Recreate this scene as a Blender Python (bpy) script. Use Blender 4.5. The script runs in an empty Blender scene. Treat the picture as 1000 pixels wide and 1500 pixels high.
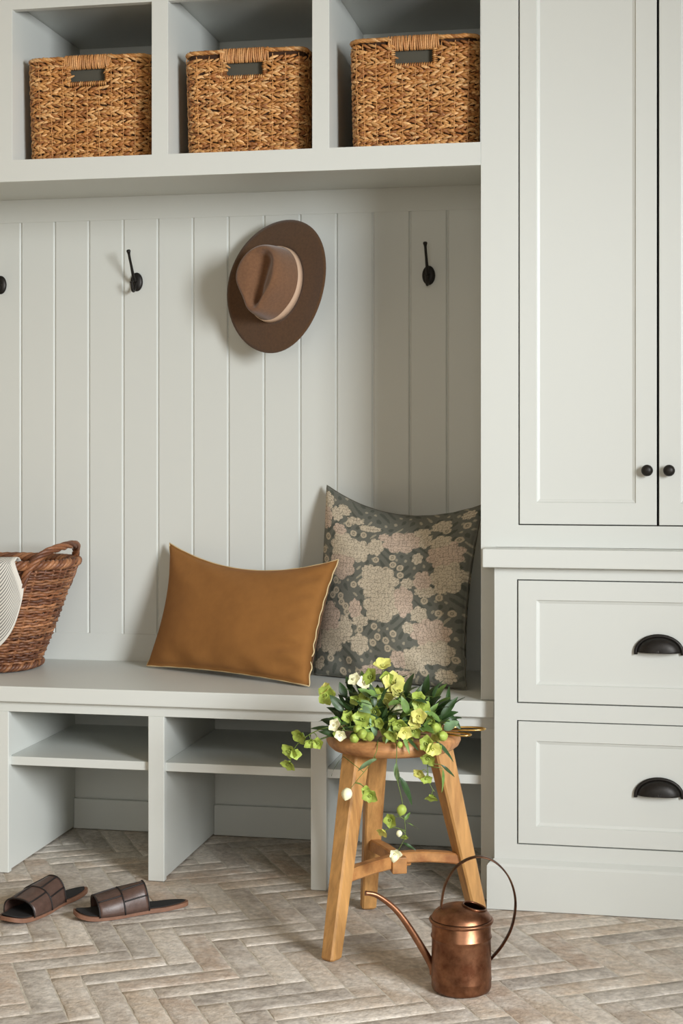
import bpy, bmesh, math, random
import numpy as np
from mathutils import Vector, Matrix, Quaternion
random.seed(7); rng=np.random.default_rng(5)
SC=bpy.context.scene; COL=SC.collection
PI=math.pi
# ------------------------------------------------------------------ materials
MATS={}
def jit(c,a,b):
    f=random.uniform(a,b); return tuple(v*f for v in lin(c))
def lin(c):
    return tuple((v/255/12.92 if v/255<=.04045 else ((v/255+.055)/1.055)**2.4) for v in c)
def mat(name, col, rough=.5, metal=0., noise=None, bump=None, attr=None, spec=.5, sheen=0, sub=0, trans=0, stretch=(1,1,1), mixcols=None):
    """col: sRGB 0-255. noise=(scale, amount) value mottling. bump=(scale,strength,dist). attr: colour attribute multiplies/gives the colour"""
    m=bpy.data.materials.new(name); m.use_nodes=True; nt=m.node_tree; N=nt.nodes; L=nt.links
    b=N['Principled BSDF']; b.inputs['Roughness'].default_value=rough; b.inputs['Metallic'].default_value=metal
    b.inputs['Specular IOR Level'].default_value=spec
    c=lin(col); b.inputs['Base Color'].default_value=(*c,1)
    if sheen: b.inputs['Sheen Weight'].default_value=sheen; b.inputs['Sheen Roughness'].default_value=.5
    if sub:
        b.inputs['Subsurface Weight'].default_value=sub; b.inputs['Subsurface Radius'].default_value=(.004,.006,.002)
    tc=N.new('ShaderNodeTexCoord'); mp=N.new('ShaderNodeMapping'); mp.inputs['Scale'].default_value=stretch
    L.new(tc.outputs['Object'],mp.inputs['Vector'])
    cur=None
    if attr:
        a=N.new('ShaderNodeAttribute'); a.attribute_name=attr; cur=a.outputs['Color']
    if mixcols:   # (col2, scale, lo, hi)
        c2,s,lo,hi=mixcols
        n=N.new('ShaderNodeTexNoise'); n.inputs['Scale'].default_value=s; n.inputs['Detail'].default_value=5; n.inputs['Roughness'].default_value=.65
        L.new(mp.outputs[0],n.inputs['Vector'])
        r=N.new('ShaderNodeMapRange'); r.inputs['From Min'].default_value=lo; r.inputs['From Max'].default_value=hi
        L.new(n.outputs['Fac'],r.inputs['Value'])
        x=N.new('ShaderNodeMix'); x.data_type='RGBA'; L.new(r.outputs[0],x.inputs['Factor'])
        if cur: L.new(cur,x.inputs['A'])
        else: x.inputs['A'].default_value=(*c,1)
        x.inputs['B'].default_value=(*lin(c2),1); cur=x.outputs['Result']
    if noise:
        n=N.new('ShaderNodeTexNoise'); n.inputs['Scale'].default_value=noise[0]; n.inputs['Detail'].default_value=6; n.inputs['Roughness'].default_value=.6
        L.new(mp.outputs[0],n.inputs['Vector'])
        r=N.new('ShaderNodeMapRange'); r.inputs['From Min'].default_value=.3; r.inputs['From Max'].default_value=.7
        r.inputs['To Min'].default_value=1-noise[1]; r.inputs['To Max'].default_value=1+noise[1]; L.new(n.outputs['Fac'],r.inputs['Value'])
        x=N.new('ShaderNodeMix'); x.data_type='RGBA'; x.blend_type='MULTIPLY'; x.inputs['Factor'].default_value=1
        if cur: L.new(cur,x.inputs['A'])
        else: x.inputs['A'].default_value=(*c,1)
        L.new(r.outputs[0],x.inputs['B']); cur=x.outputs['Result']
    if cur: L.new(cur,b.inputs['Base Color'])
    if bump:
        n=N.new('ShaderNodeTexNoise'); n.inputs['Scale'].default_value=bump[0]; n.inputs['Detail'].default_value=5
        L.new(mp.outputs[0],n.inputs['Vector'])
        q=N.new('ShaderNodeBump'); q.inputs['Strength'].default_value=bump[1]; q.inputs['Distance'].default_value=bump[2]
        L.new(n.outputs['Fac'],q.inputs['Height']); L.new(q.outputs[0],b.inputs['Normal'])
    MATS[name]=m; return m
PAINT=mat('painted_wood',(205,208,203),.42,bump=(60,.05,.001))
WALLP=mat('wall_paint',(176,160,136),.8)
CEIL=mat('ceiling_paint',(190,178,158),.9)
GROUT=mat('grout',(190,182,168),.95,noise=(60,.2),bump=(300,.4,.002))
BRICK=mat('floor_brick',(170,155,140),.72,attr='Col',mixcols=((210,203,193),11,.40,.72),noise=(70,.26),bump=(160,.7,.0025))
GRASS=mat('seagrass',(170,115,60),.55,attr='Col',noise=(260,.25),bump=(500,.3,.001))
GCORE=mat('basket_core',(60,36,18),.9)
LINEN=mat('basket_lining',(76,74,64),.9)
WILLOW=mat('willow',(120,70,40),.5,attr='Col',noise=(200,.25),bump=(300,.3,.001))
IRON=mat('dark_bronze',(36,33,30),.45,metal=.5,noise=(120,.25),bump=(200,.12,.001))
FELT=mat('brown_felt',(84,58,34),.95,noise=(160,.16),sheen=.25,bump=(500,.3,.001))
FELT_LIT=mat('lit_brown_felt',(114,80,54),.95,noise=(160,.16),sheen=.35,bump=(500,.3,.001))  # crown's copy of the brim felt, lightened for the light it catches
RIBBON=mat('ribbon',(196,166,140),.7,bump=(600,.3,.0005))
RUST=mat('rust_linen',(144,99,52),.95,noise=(35,.07),sheen=.04,spec=.2,bump=(900,.5,.0006))
CREAM=mat('cream_piping',(206,184,140),.9,bump=(900,.5,.0006))
FLORAL=mat('floral_linen',(120,120,110),.9,attr='Col',noise=(400,.12),bump=(900,.5,.0006))
THROW=mat('throw_cloth',(220,216,206),.95,attr='Col',bump=(700,.5,.001))
WOOD=mat('stool_wood',(182,136,80),.5,noise=(14,.22),mixcols=((138,94,50),5,.48,.75),stretch=(6,6,.7),bump=(60,.25,.001))
WOODS=mat('stool_seat_wood',(180,130,82),.5,noise=(14,.22),mixcols=((136,84,46),6,.45,.75),stretch=(1,6,6),bump=(50,.35,.002))
WOODH=mat('stool_rail_wood',(174,124,72),.5,noise=(14,.2),mixcols=((128,72,30),6,.45,.75),stretch=(3,3,3),bump=(50,.25,.001))
COPPER=mat('aged_copper',(140,98,72),.36,metal=.9,mixcols=((98,60,40),16,.42,.66),noise=(50,.25),bump=(40,.12,.002))
COPPERD=mat('dark_copper',(110,78,58),.36,metal=.92,mixcols=((60,42,34),20,.4,.6),noise=(60,.25))
BRASS=mat('brass',(214,174,100),.28,metal=1.0,noise=(80,.1))
STEEL=mat('blade_steel',(150,148,140),.3,metal=1.0)
BLACKIN=mat('black_insole',(24,22,22),.8,bump=(300,.3,.001))
TAN=mat('tan_leather_edge',(122,86,66),.6,noise=(80,.15))
LEATH=mat('brown_leather',(80,60,52),.42,noise=(90,.2),bump=(160,.35,.001))
SEAM=mat('dark_seam',(26,20,19),.6)
STEM=mat('green_stem',(92,112,44),.55)
LEAFD=mat('dark_leaf',(46,72,34),.45,noise=(50,.3),bump=(80,.3,.001),sub=.05)
LEAFM=mat('mid_leaf',(100,130,62),.5,noise=(50,.3),bump=(80,.3,.001),sub=.08)
LEAFP=mat('pale_leaf',(128,158,118),.5,noise=(50,.2),bump=(80,.3,.001))
PETG=mat('green_petal',(158,176,78),.55,noise=(70,.22),sub=.15)
PETY=mat('yellow_petal',(206,204,112),.55,noise=(70,.15),sub=.15)
PETW=mat('cream_petal',(236,234,196),.55,noise=(70,.08),sub=.15)
GLASSF=mat('window_frame_paint',(232,232,228),.5)

# ------------------------------------------------------------------ helpers
def tag(o,label=None,cat=None,group=None,kind=None):
    if label: o['label']=label
    if cat: o['category']=cat
    if group: o['group']=group
    if kind: o['kind']=kind
    return o
def empty(name,loc=(0,0,0),label=None,cat=None,group=None):
    o=bpy.data.objects.new(name,None); o.location=loc; o.empty_display_size=.05; COL.objects.link(o)
    return tag(o,label,cat,group)
class MB:
    def __init__(s): s.v=[]; s.f=[]; s.c=[]
    def add(s,vs,fs,col=None):
        n=len(s.v); s.v.extend([tuple(p) for p in vs]); s.f.extend([tuple(i+n for i in f) for f in fs])
        s.c.extend([col if col is not None else (1,1,1)]*len(vs)); return s
    def box(s,x0,x1,y0,y1,z0,z1,col=None):
        vs=[(x,y,z) for x in (x0,x1) for y in (y0,y1) for z in (z0,z1)]
        return s.add(vs,[(0,1,3,2),(4,6,7,5),(0,4,5,1),(2,3,7,6),(0,2,6,4),(1,5,7,3)],col)
    def tube(s,pts,r,n=8,closed=False,col=None,cap=True,flat=None,up=None):
        """r: radius or list. flat=(a,b): elliptical section, a along the side normal, b along the frame up"""
        P=[Vector(p) for p in pts]; m=len(P); R=r if hasattr(r,'__len__') else [r]*m
        T=[]
        for i in range(m):
            a=P[(i-1)%m] if (closed or i>0) else P[i]; b=P[(i+1)%m] if (closed or i<m-1) else P[i]
            T.append((b-a).normalized())
        U=Vector(up) if up else (Vector((0,0,1)) if abs(T[0].z)<.9 else Vector((1,0,0)))
        vs=[]; u=None
        for i in range(m):
            if up or u is None: u=(U-T[i]*U.dot(T[i])).normalized()
            else: u=(u-T[i]*u.dot(T[i])).normalized()
            w=T[i].cross(u)
            fa,fb=flat if flat else (1,1)
            for k in range(n):
                a=2*PI*k/n; vs.append(P[i]+w*(math.cos(a)*R[i]*fa)+u*(math.sin(a)*R[i]*fb))
        fs=[]
        for i in range(m if closed else m-1):
            j=(i+1)%m
            for k in range(n): fs.append((i*n+k,i*n+(k+1)%n,j*n+(k+1)%n,j*n+k))
        if cap and not closed:
            fs.append(tuple(range(n))[::-1]); fs.append(tuple((m-1)*n+k for k in range(n)))
        return s.add(vs,fs,col)
    def lathe(s,prof,c=(0,0,0),n=48,col=None,sx=1,sy=1):
        vs=[];fs=[]
        for r,z in prof:
            for k in range(n):
                a=2*PI*k/n; vs.append((c[0]+r*sx*math.cos(a),c[1]+r*sy*math.sin(a),c[2]+z))
        for i in range(len(prof)-1):
            for k in range(n): fs.append((i*n+k,i*n+(k+1)%n,(i+1)*n+(k+1)%n,(i+1)*n+k))
        return s.add(vs,fs,col)
    def grid(s,nu,nv,fn,col=None,closeu=False):
        vs=[fn(i,j) for j in range(nv) for i in range(nu)]; fs=[]
        for j in range(nv-1):
            for i in range(nu if closeu else nu-1):
                i2=(i+1)%nu; fs.append((j*nu+i,j*nu+i2,(j+1)*nu+i2,(j+1)*nu+i))
        return s.add(vs,fs,col)
    def build(s,name,m,parent=None,smooth=False,bevel=0,colors=False,sub=0,solid=0,kind=None,autos=None):
        me=bpy.data.meshes.new(name); me.from_pydata(s.v,[],s.f); me.update()
        if colors:
            ca=me.color_attributes.new('Col','FLOAT_COLOR','POINT')
            a=np.ones((len(s.v),4),dtype=np.float32); a[:,:3]=np.array(s.c,dtype=np.float32); ca.data.foreach_set('color',a.ravel())
        me.materials.append(m); o=bpy.data.objects.new(name,me); COL.objects.link(o)
        bm=bmesh.new(); bm.from_mesh(me); bmesh.ops.recalc_face_normals(bm,faces=bm.faces); bm.to_mesh(me); bm.free()
        if smooth or autos:
            me.polygons.foreach_set('use_smooth',[True]*len(me.polygons))
            if autos: me.set_sharp_from_angle(angle=math.radians(autos))
        if parent: o.parent=parent; o.matrix_parent_inverse=Matrix.Translation(parent.location).inverted() if parent.type=='EMPTY' else Matrix()
        if solid:
            q=o.modifiers.new('s','SOLIDIFY'); q.thickness=solid; q.offset=0
        if bevel:
            q=o.modifiers.new('b','BEVEL'); q.width=bevel; q.segments=2; q.limit_method='ANGLE'; q.angle_limit=math.radians(40)
        if sub:
            q=o.modifiers.new('u','SUBSURF'); q.levels=sub; q.render_levels=sub
        if kind: o['kind']=kind
        return o
def frame(mb,x0,x1,z0,z1,holes,y0,y1):
    """a board in the xz plane with rectangular holes, one connected solid"""
    xs=sorted({x0,x1,*[h[0] for h in holes],*[h[1] for h in holes]}); zs=sorted({z0,z1,*[h[2] for h in holes],*[h[3] for h in holes]})
    def solid(i,j):
        if i<0 or j<0 or i>=len(xs)-1 or j>=len(zs)-1: return False
        cx=(xs[i]+xs[i+1])/2; cz=(zs[j]+zs[j+1])/2
        return not any(h[0]<cx<h[1] and h[2]<cz<h[3] for h in holes)
    idx={};vs=[];fs=[]
    def V(i,j,k):
        if (i,j,k) not in idx: idx[(i,j,k)]=len(vs); vs.append((xs[i],(y0,y1)[k],zs[j]))
        return idx[(i,j,k)]
    for i in range(len(xs)-1):
        for j in range(len(zs)-1):
            if not solid(i,j): continue
            for k in (0,1): fs.append((V(i,j,k),V(i+1,j,k),V(i+1,j+1,k),V(i,j+1,k)))
            if not solid(i-1,j): fs.append((V(i,j,0),V(i,j+1,0),V(i,j+1,1),V(i,j,1)))
            if not solid(i+1,j): fs.append((V(i+1,j,0),V(i+1,j+1,0),V(i+1,j+1,1),V(i+1,j,1)))
            if not solid(i,j-1): fs.append((V(i,j,0),V(i+1,j,0),V(i+1,j,1),V(i,j,1)))
            if not solid(i,j+1): fs.append((V(i,j+1,0),V(i+1,j+1,0),V(i+1,j+1,1),V(i,j+1,1)))
    mb.add(vs,fs)
def panel_front(mb,x0,x1,z0,z1,yf,th,m,rec=.0055,sl=.006):
    """shaker door or drawer front with a softly bevelled recessed field"""
    ml,mr,mb_,mt=m
    R=[(x0,x1,z0,z1,yf+th),(x0,x1,z0,z1,yf+.001),(x0+.001,x1-.001,z0+.001,z1-.001,yf),
       (x0+ml,x1-mr,z0+mb_,z1-mt,yf),(x0+ml+.002,x1-mr-.002,z0+mb_+.002,z1-mt-.002,yf+.003),
       (x0+ml+sl,x1-mr-sl,z0+mb_+sl,z1-mt-sl,yf+rec-.001),(x0+ml+sl+.002,x1-mr-sl-.002,z0+mb_+sl+.002,z1-mt-sl-.002,yf+rec)]
    vs=[];fs=[]
    for (a,b,c,d,y) in R: vs+= [(a,y,c),(b,y,c),(b,y,d),(a,y,d)]
    for i in range(len(R)-1):
        for k in range(4): fs.append((i*4+k,i*4+(k+1)%4,(i+1)*4+(k+1)%4,(i+1)*4+k))
    fs.append((0,3,2,1)); n=(len(R)-1)*4; fs.append((n,n+1,n+2,n+3))
    mb.add(vs,fs)
def smooth_path(P,n=8):
    """Catmull-Rom through points"""
    P=[Vector(p) for p in P]; out=[]
    for i in range(len(P)-1):
        a=P[max(i-1,0)];b=P[i];c=P[i+1];d=P[min(i+2,len(P)-1)]
        for k in range(n):
            t=k/n; out.append(.5*((2*b)+(c-a)*t+(2*a-5*b+4*c-d)*t*t+(3*b-a-3*c+d)*t**3))
    out.append(P[-1]); return out

# ------------------------------------------------------------------ room shell
XL,XR,YF,YB,ZC=-2.12,1.5,-5.2,.47,2.75
# herringbone brick floor: bricks .24 x .06, axes at 30 and -60 degrees
def floor():
    mb=MB(); L,W=.24,.06; th=math.radians(30.0); e1=np.array([math.cos(th),math.sin(th)]); e2=np.array([math.sin(th),-math.cos(th)])
    P0=np.array([-1.2564,-.6143]); g=.0028
    pal=[(172,159,145),(182,169,154),(164,153,141),(194,184,171),(176,158,141),(158,149,139),(186,170,152),(174,166,156)]
    def brick(s0,s1,t0,t1):
        c=P0+e1*(s0+s1)/2+e2*(t0+t1)/2
        if not(-2.1<c[0]<1.62 and -2.3<c[1]<.6): return
        s0+=g/2;s1-=g/2;t0+=g/2;t1-=g/2
        k=random.choice(pal); f=random.uniform(1.0,1.13); col=tuple(v*f for v in lin(k))
        tilt=(random.uniform(-.0004,.0004),random.uniform(-.0004,.0004)); dz=random.uniform(-.0006,0)
        ls=s1-s0; lt=t1-t0; ns=max(2,round(ls/.02)); nt=max(2,round(lt/.02)); vs=[];fs=[]
        nx=ns+3; ny=nt+3
        ss=[0,.0022]+[ls*(i)/ns for i in range(1,ns)]+[ls-.0022,ls]; tt=[0,.0022]+[lt*(i)/nt for i in range(1,nt)]+[lt-.0022,lt]
        for j,t in enumerate(tt):
            for i,s in enumerate(ss):
                edge=(i in(0,len(ss)-1)) or (j in(0,len(tt)-1))
                ja=random.gauss(0,.0008) if edge else 0; jb=random.gauss(0,.0008) if edge else 0
                S=s0+s+(ja if i in(0,len(ss)-1) else 0); T=t0+t+(jb if j in (0,len(tt)-1) else 0)
                p=P0+e1*S+e2*T
                z=dz-.0012+tilt[0]*(s/ls-.5)*2+tilt[1]*(t/lt-.5)*2+random.gauss(0,.00011)-(.0013 if edge else 0)
                vs.append((p[0],p[1],min(z,-.0002)))
        A=len(ss);B=len(tt)
        for j in range(B-1):
            for i in range(A-1): fs.append((j*A+i,j*A+i+1,(j+1)*A+i+1,(j+1)*A+i))
        n=len(vs); per=[i for i in range(A)]+[j*A+A-1 for j in range(1,B)]+[(B-1)*A+i for i in range(A-2,-1,-1)]+[j*A for j in range(B-2,0,-1)]
        for q in per: vs.append((vs[q][0],vs[q][1],-.012))
        m=len(per)
        for q in range(m): fs.append((per[q],per[(q+1)%m],n+(q+1)%m,n+q))
        mb.add(vs,fs,col)
    for m in range(-12,13):
        for k in range(-60,61):
            a=m*L+k*W; b=-m*L+k*W
            brick(a,a+L,b,b+W)            # along e1
            brick(a,a+W,b+W,b+W+L)        # along e2
    o=mb.build('floor',BRICK,colors=True,autos=50,kind='structure'); o['label']='beige tumbled brick floor laid in a herringbone pattern'
    gm=MB(); gm.box(XL-.1,XR+.1,-2.35,.62,-.03,-.0026); 
    r=gm.build('grout_bed',GROUT,kind='structure'); r.name='trim_1'
    r['label']='pale sandy grout bed between the floor bricks'
    gm=MB(); gm.box(XL-.1,XR+.1,YF-.1,-2.35,-.03,-.002)
    r=gm.build('trim_2',mat('plain_floor',(172,158,140),.7,noise=(8,.15)),kind='structure')
floor()

def walls():
    mb=MB()
    x0=XL-.1; x1=-.34
    gx=sorted([-.4902-.1004*k for k in range(15)]+[-.4902+.1004])
    gx=[x for x in gx if x>XL+.02]
    prof=[(x0,0)]
    for g in gx: prof+=[(g-.0046,0),(g-.0006,.0042),(g+.0006,.0042),(g+.0040,0)]
    prof+=[(x1,0)]
    yb=YB+.0025
    za,zb=.542,1.690
    vs=[];fs=[]
    for x,d in prof: vs+=[(x,yb+d,za),(x,yb+d,zb)]
    for i in range(len(prof)-1): fs.append((2*i,2*i+2,2*i+3,2*i+1))
    mb.add(vs,fs)
    mb.box(x0,x1,YB,YB+.03,zb,ZC); mb.box(x0,x1,YB,YB+.03,-.03,za)
    mb.box(x0,x1,YB+.01,YB+.03,za,zb)
    o=mb.build('wall_back',PAINT,kind='structure'); o['label']='white beadboard back wall with vertical grooves'
    mb=MB(); mb.box(x1,XR+.1,YB+.001,YB+.1,-.03,ZC); mb.build('wall_rear',WALLP,kind='structure')
    mb=MB(); mb.box(XL-.1,XL,YF,YB,-.03,ZC); mb.build('wall_left',WALLP,kind='structure')
    mb=MB(); frame(mb,XL-.1,XR+.1,-.03,ZC,[(-1.0,.6,.9,2.3)],YF-.1,YF); mb.build('wall_front',WALLP,kind='structure')
    w=MB(); frame(w,-1.0,.6,.9,2.3,[(-.96,-.22,.94,2.26),(-.18,.56,.94,2.26)],YF-.07,YF-.03); w.build('fill_window',GLASSF,kind='structure',bevel=.002)  # unseen window behind the camera, added to carry the frontal fill
    mb=MB(); mb.box(XL-.1,XR+.1,YF-.1,YB+.1,ZC,ZC+.05); mb.build('ceiling',CEIL,kind='structure')
    # right wall with a window opening
    mb=MB(); ya,ybn,z0,z1=WIN
    xs=XR
    mb.box(xs,xs+.12,YF,ya,-.03,ZC); mb.box(xs,xs+.12,ybn,YB+.1,-.03,ZC); mb.box(xs,xs+.12,ya,ybn,-.03,z0); mb.box(xs,xs+.12,ya,ybn,z1,ZC)
    mb.build('wall_right',WALLP,kind='structure')
    w=MB(); t=.035
    for (a,b,c,d) in ((ya,ya+t,z0,z1),(ybn-t,ybn,z0,z1),(ya+t,ybn-t,z0,z0+t),(ya+t,ybn-t,z1-t,z1)): w.box(xs+.02,xs+.07,a,b,c,d)
    w.build('window_1',GLASSF,kind='structure',bevel=.002)
    mb=MB(); mb.box(.47,XR,YB-.015,YB,0,.1); mb.build('baseboard_right',PAINT,kind='structure',bevel=.003)
    mb=MB()
    for a,b in DIVGAPS: mb.box(a,b,YB-.014,YB,0,.083)
    mb.build('baseboard_back',PAINT,kind='structure',bevel=.002)
WIN=(-3.15,-1.75,.7,2.2)
LEGS=[(-2.119,-2.079),(-1.9735,-1.933),(-1.5690,-1.5285),(-1.1665,-1.1255),(-.761,-.7225),(-.354,-.3205)]
DIVGAPS=[(LEGS[i][1]-.0035,LEGS[i+1][0]+.0035) for i in range(1,5)]
walls()

# ------------------------------------------------------------------ built-ins
# bench
b=empty('storage_bench',(-1.1,.2,0),'long white built-in bench with open shoe cubbies under the beadboard wall','bench')
m=MB(); m.box(XL+.001,-.3215,-.018,YB-.001,.4285,.467); m.build('bench_top',PAINT,b,bevel=.0025)
m=MB(); m.box(XL+.001,-.3215,.0,.02,.402,.4283); m.build('apron_rail',PAINT,b)
for i,(x0,x1) in enumerate(LEGS):
    x0=max(x0,XL+.001)
    m=MB(); m.box(x0,x1,.0,.02,.0,.402); 
    if i<5: m.box(x0+.004,x1-.004,.02,YB-.001,.003,.428)
    else: m.box(x0+.004,x1-.001,.02,YB-.001,.003,.428)
    m.build('divider',PAINT,b,bevel=.0018)
for (a,c) in DIVGAPS:
    m=MB(); m.box(a+.0005,c-.0005,.012,YB-.001,.2665,.288); m.build('shelf',PAINT,b,bevel=.0015)
# upper cubby unit
UD=[(-1.96,-1.917),(-1.5595,-1.5185),(-1.1574,-1.1158),(-.7574,-.7158),(-.3558,-.3543)]
b=empty('cubby_shelf',(-1.1,.2,1.718),'white wall-hung row of open cubbies holding the three woven baskets','shelf')
m=MB(); frame(m,XL+.001,-.3545,1.718,ZC-.002,[(UD[i][1],UD[i+1][0],1.772,2.145) for i in range(4)],0,.02); m.build('face_frame',PAINT,b,bevel=.0015)
m=MB(); m.box(XL+.001,-.355,.0205,YB-.001,1.754,1.7705); m.build('bottom_board',PAINT,b)
m=MB(); m.box(XL+.001,-.355,.0205,YB-.001,2.168,2.185); m.build('top_board',PAINT,b)
for i in (1,2,3):
    m=MB(); m.box(UD[i][0]+.001,UD[i][1]-.001,.0205,YB-.001,1.7710,2.1675); m.build('divider',PAINT,b)
# tall cabinet (upper doors)
CX=.0511
b=empty('tall_cabinet',(.05,.2,.825),'tall white double-door cupboard with black round knobs standing above the drawers','cabinet')
DX0,DX1,DZ0,DZ1=-.2668,2*CX+.2668,.8765,2.50
m=MB(); frame(m,-.354,2*CX+.354,.8255,ZC-.002,[(DX0,DX1,DZ0,DZ1)],0,.02)
m.box(-.3535,-.3342,.0205,YB-.001,.468,ZC-.002); m.box(2*CX+.334,2*CX+.3535,.0205,YB-.001,.8255,ZC-.002)
m.box(-.354,-.3195,.0,.02,.468,.8254); m.box(-.3340,2*CX+.334,.0205,YB-.001,.8255,.845)
m.build('cabinet_frame',PAINT,b)
m=MB(); m.box(-.33,2*CX+.33,.024,.03,.846,2.6); m.build('gap_shade_panel',mat('gap_shade_black',(16,15,14),.9),b)  # near-black sheet; shade of the door gaps is put into its colour
G=.0026
for s in (-1,1):
    x0,x1=(DX0+G,CX-G) if s<0 else (CX+G,DX1-G)
    m=MB(); panel_front(m,x0,x1,DZ0+G,DZ1-G,0.0,.021,(.039,.047,.05,.06) if s<0 else (.047,.039,.05,.06))
    d=m.build('door',PAINT,b,autos=25)
    kx=CX+s*.0245
    m=MB(); pr=[(.0001,-.026),(.006,-.0258),(.0105,-.0235),(.0132,-.019),(.0132,-.0165),(.009,-.013),(.0055,-.010),(.0052,-.004),(.0085,-.002),(.009,0.),(.0001,.0)]
    m.lathe(pr,n=28); m.v=[(kx+x,z,1.0046+y) for x,y,z in m.v]
    m.build('knob',IRON,d,smooth=True)
# drawer cabinet
YD=-.05
b=empty('drawer_cabinet',(.05,.2,0),'low white two-drawer base cabinet with black cup pulls and a plinth','cabinet')
LX0,LX1=-.318,2*CX+.318
DR=[(-.2663,2*CX+.2663,.4705,.7545),(-.2663,2*CX+.2663,.1465,.4315)]
m=MB(); frame(m,LX0,LX1,.02,.7822,DR,YD,YD+.02); m.box(LX0+.0004,LX0+.018,YD+.0204,YB-.001,.02,.7820); m.box(LX1-.018,LX1-.0004,YD+.0204,YB-.001,.02,.7820)
m.build('cabinet_frame',PAINT,b)
m=MB(); m.box(LX0+.02,LX1-.02,YD+.026,YD+.034,.03,.77); m.build('gap_shade_panel',MATS['gap_shade_black'],b)  # same black sheet, painted shade for the drawer gaps
m=MB()
pz=[(0,-.068),(.0985,-.068),(.104,-.0645),(.112,-.0515),(.1125,-.0505),(.1125,-.0502),(0,-.0502)]
# plinth profile wraps front and left side
vs=[];fs=[]
for z,y in pz: vs.append((LX0-(-.0502-y)*.9,y,z)); 
for z,y in pz: vs.append((LX1+(-.0502-y)*.9,y,z))
n=len(pz)
for k in range(n): fs.append((k,(k+1)%n,n+(k+1)%n,n+k))
fs.append(tuple(range(n))); fs.append(tuple(range(n,2*n)))
m.add(vs,fs); m.box(LX0-.0158,LX0-.0002,-.0502,-.001,0,.0985)
m.build('plinth',PAINT,b,bevel=.0008)
for (x0,x1,z0,z1) in DR:
    m=MB(); panel_front(m,x0+G,x1-G,z0+G,z1-G,YD,.021,(.041,.041,.040,.044))
    d=m.build('drawer',PAINT,b,autos=25)
    zc=z1-.160+.0
    # cup pull: quarter dome shell open below
    hw,hh,dp=.0535,.040,.026; m=MB()
    A,B=28,12
    def fn(i,j,o=0.):
        a=PI*i/(A-1); q=(PI/2)*j/(B-1)
        rr=math.sin(q) if j<B-1 else 1.
        R=(1-.0) ; x=math.cos(a)*(hw-.006-o)*math.sin(q)**.8; z=math.sin(a)*(hh-.006-o)*math.sin(q)**.8; y=-(dp-o)*math.cos(q)**.75 if q<PI/2-1e-6 else 0
        return (CX+.0015+x,YD+.0065+y,zc+z)
    m.grid(A,B,lambda i,j:fn(i,j)); 
    o1=m.build('cup_pull',IRON,d,smooth=True,solid=.0025)
    m=MB()
    pts=[(CX+.0015+math.cos(PI*i/30)*hw*.965,YD+.0045-.004,zc+math.sin(PI*i/30)*hh*.93) for i in range(31)]
    pts=[(pts[0][0],pts[0][1],pts[0][2]-.005)]+pts+[(pts[-1][0],pts[-1][1],pts[-1][2]-.005)]
    m.tube(pts,.0042,n=10,up=(0,1,0)); m.build('cup_pull_rim',IRON,d,smooth=True)
m=MB(); m.box(-.343,2*CX+.343,-.078,-.0006,.7828,.825); m.box(LX0+.001,LX1-.001,.0,YB-.001,.7828,.8245)
tag(m.build('countertop',PAINT,bevel=.002),'white ledge board between the drawers and the double-door cupboard','countertop')

# ------------------------------------------------------------------ coat hooks
def hook(x,zc,label):
    y0=YB+.002
    r=empty('coat_hook',(x,y0,zc),label,'hook','black coat hooks on the beadboard')
    m=MB(); A=26
    prof=[(1.0,0),(1.0,-.003),(.93,-.006),(.55,-.0085),(.0005,-.0095)]
    m.lathe(prof,n=A); m.v=[(x+a*.0175,y0+c,zc+bb*.026) for a,bb,c in m.v]
    m.build('back_plate',IRON,r,smooth=True)
    m=MB()
    P=smooth_path([(x,y0-.006,zc+.004),(x,y0-.022,zc+.004),(x,y0-.034,zc+.018),(x,y0-.048,zc+.040),(x,y0-.062,zc+.060),(x,y0-.072,zc+.080)],6)
    R=[.0058-.0022*min(1,i/18) for i in range(len(P))]; R[-4:]=[.0042,.0055,.006,.004]
    m.tube(P,R,n=12); m.build('upper_arm',IRON,r,smooth=True)
    m=MB()
    P=smooth_path([(x,y0-.008,zc),(x,y0-.016,zc-.014),(x,y0-.026,zc-.027),(x,y0-.038,zc-.026),(x,y0-.044,zc-.012),(x,y0-.046,zc-.003)],6)
    R=[.0048-.0012*min(1,i/18) for i in range(len(P))]; R[-4:]=[.0038,.005,.0054,.0036]
    m.tube(P,R,n=12); m.build('lower_arm',IRON,r,smooth=True)
hook(-1.3540,1.5165,'black double-pronged coat hook left of the hanging hat')
hook(-.5403,1.5170,'black double-pronged coat hook right of the hat, in the shaded end of the niche')
hook(-1.7550,1.5165,'black coat hook cut by the left edge of the photo, only its round plate showing')
hook(-.9470,1.5165,'black coat hook behind the brown felt hat')

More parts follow.
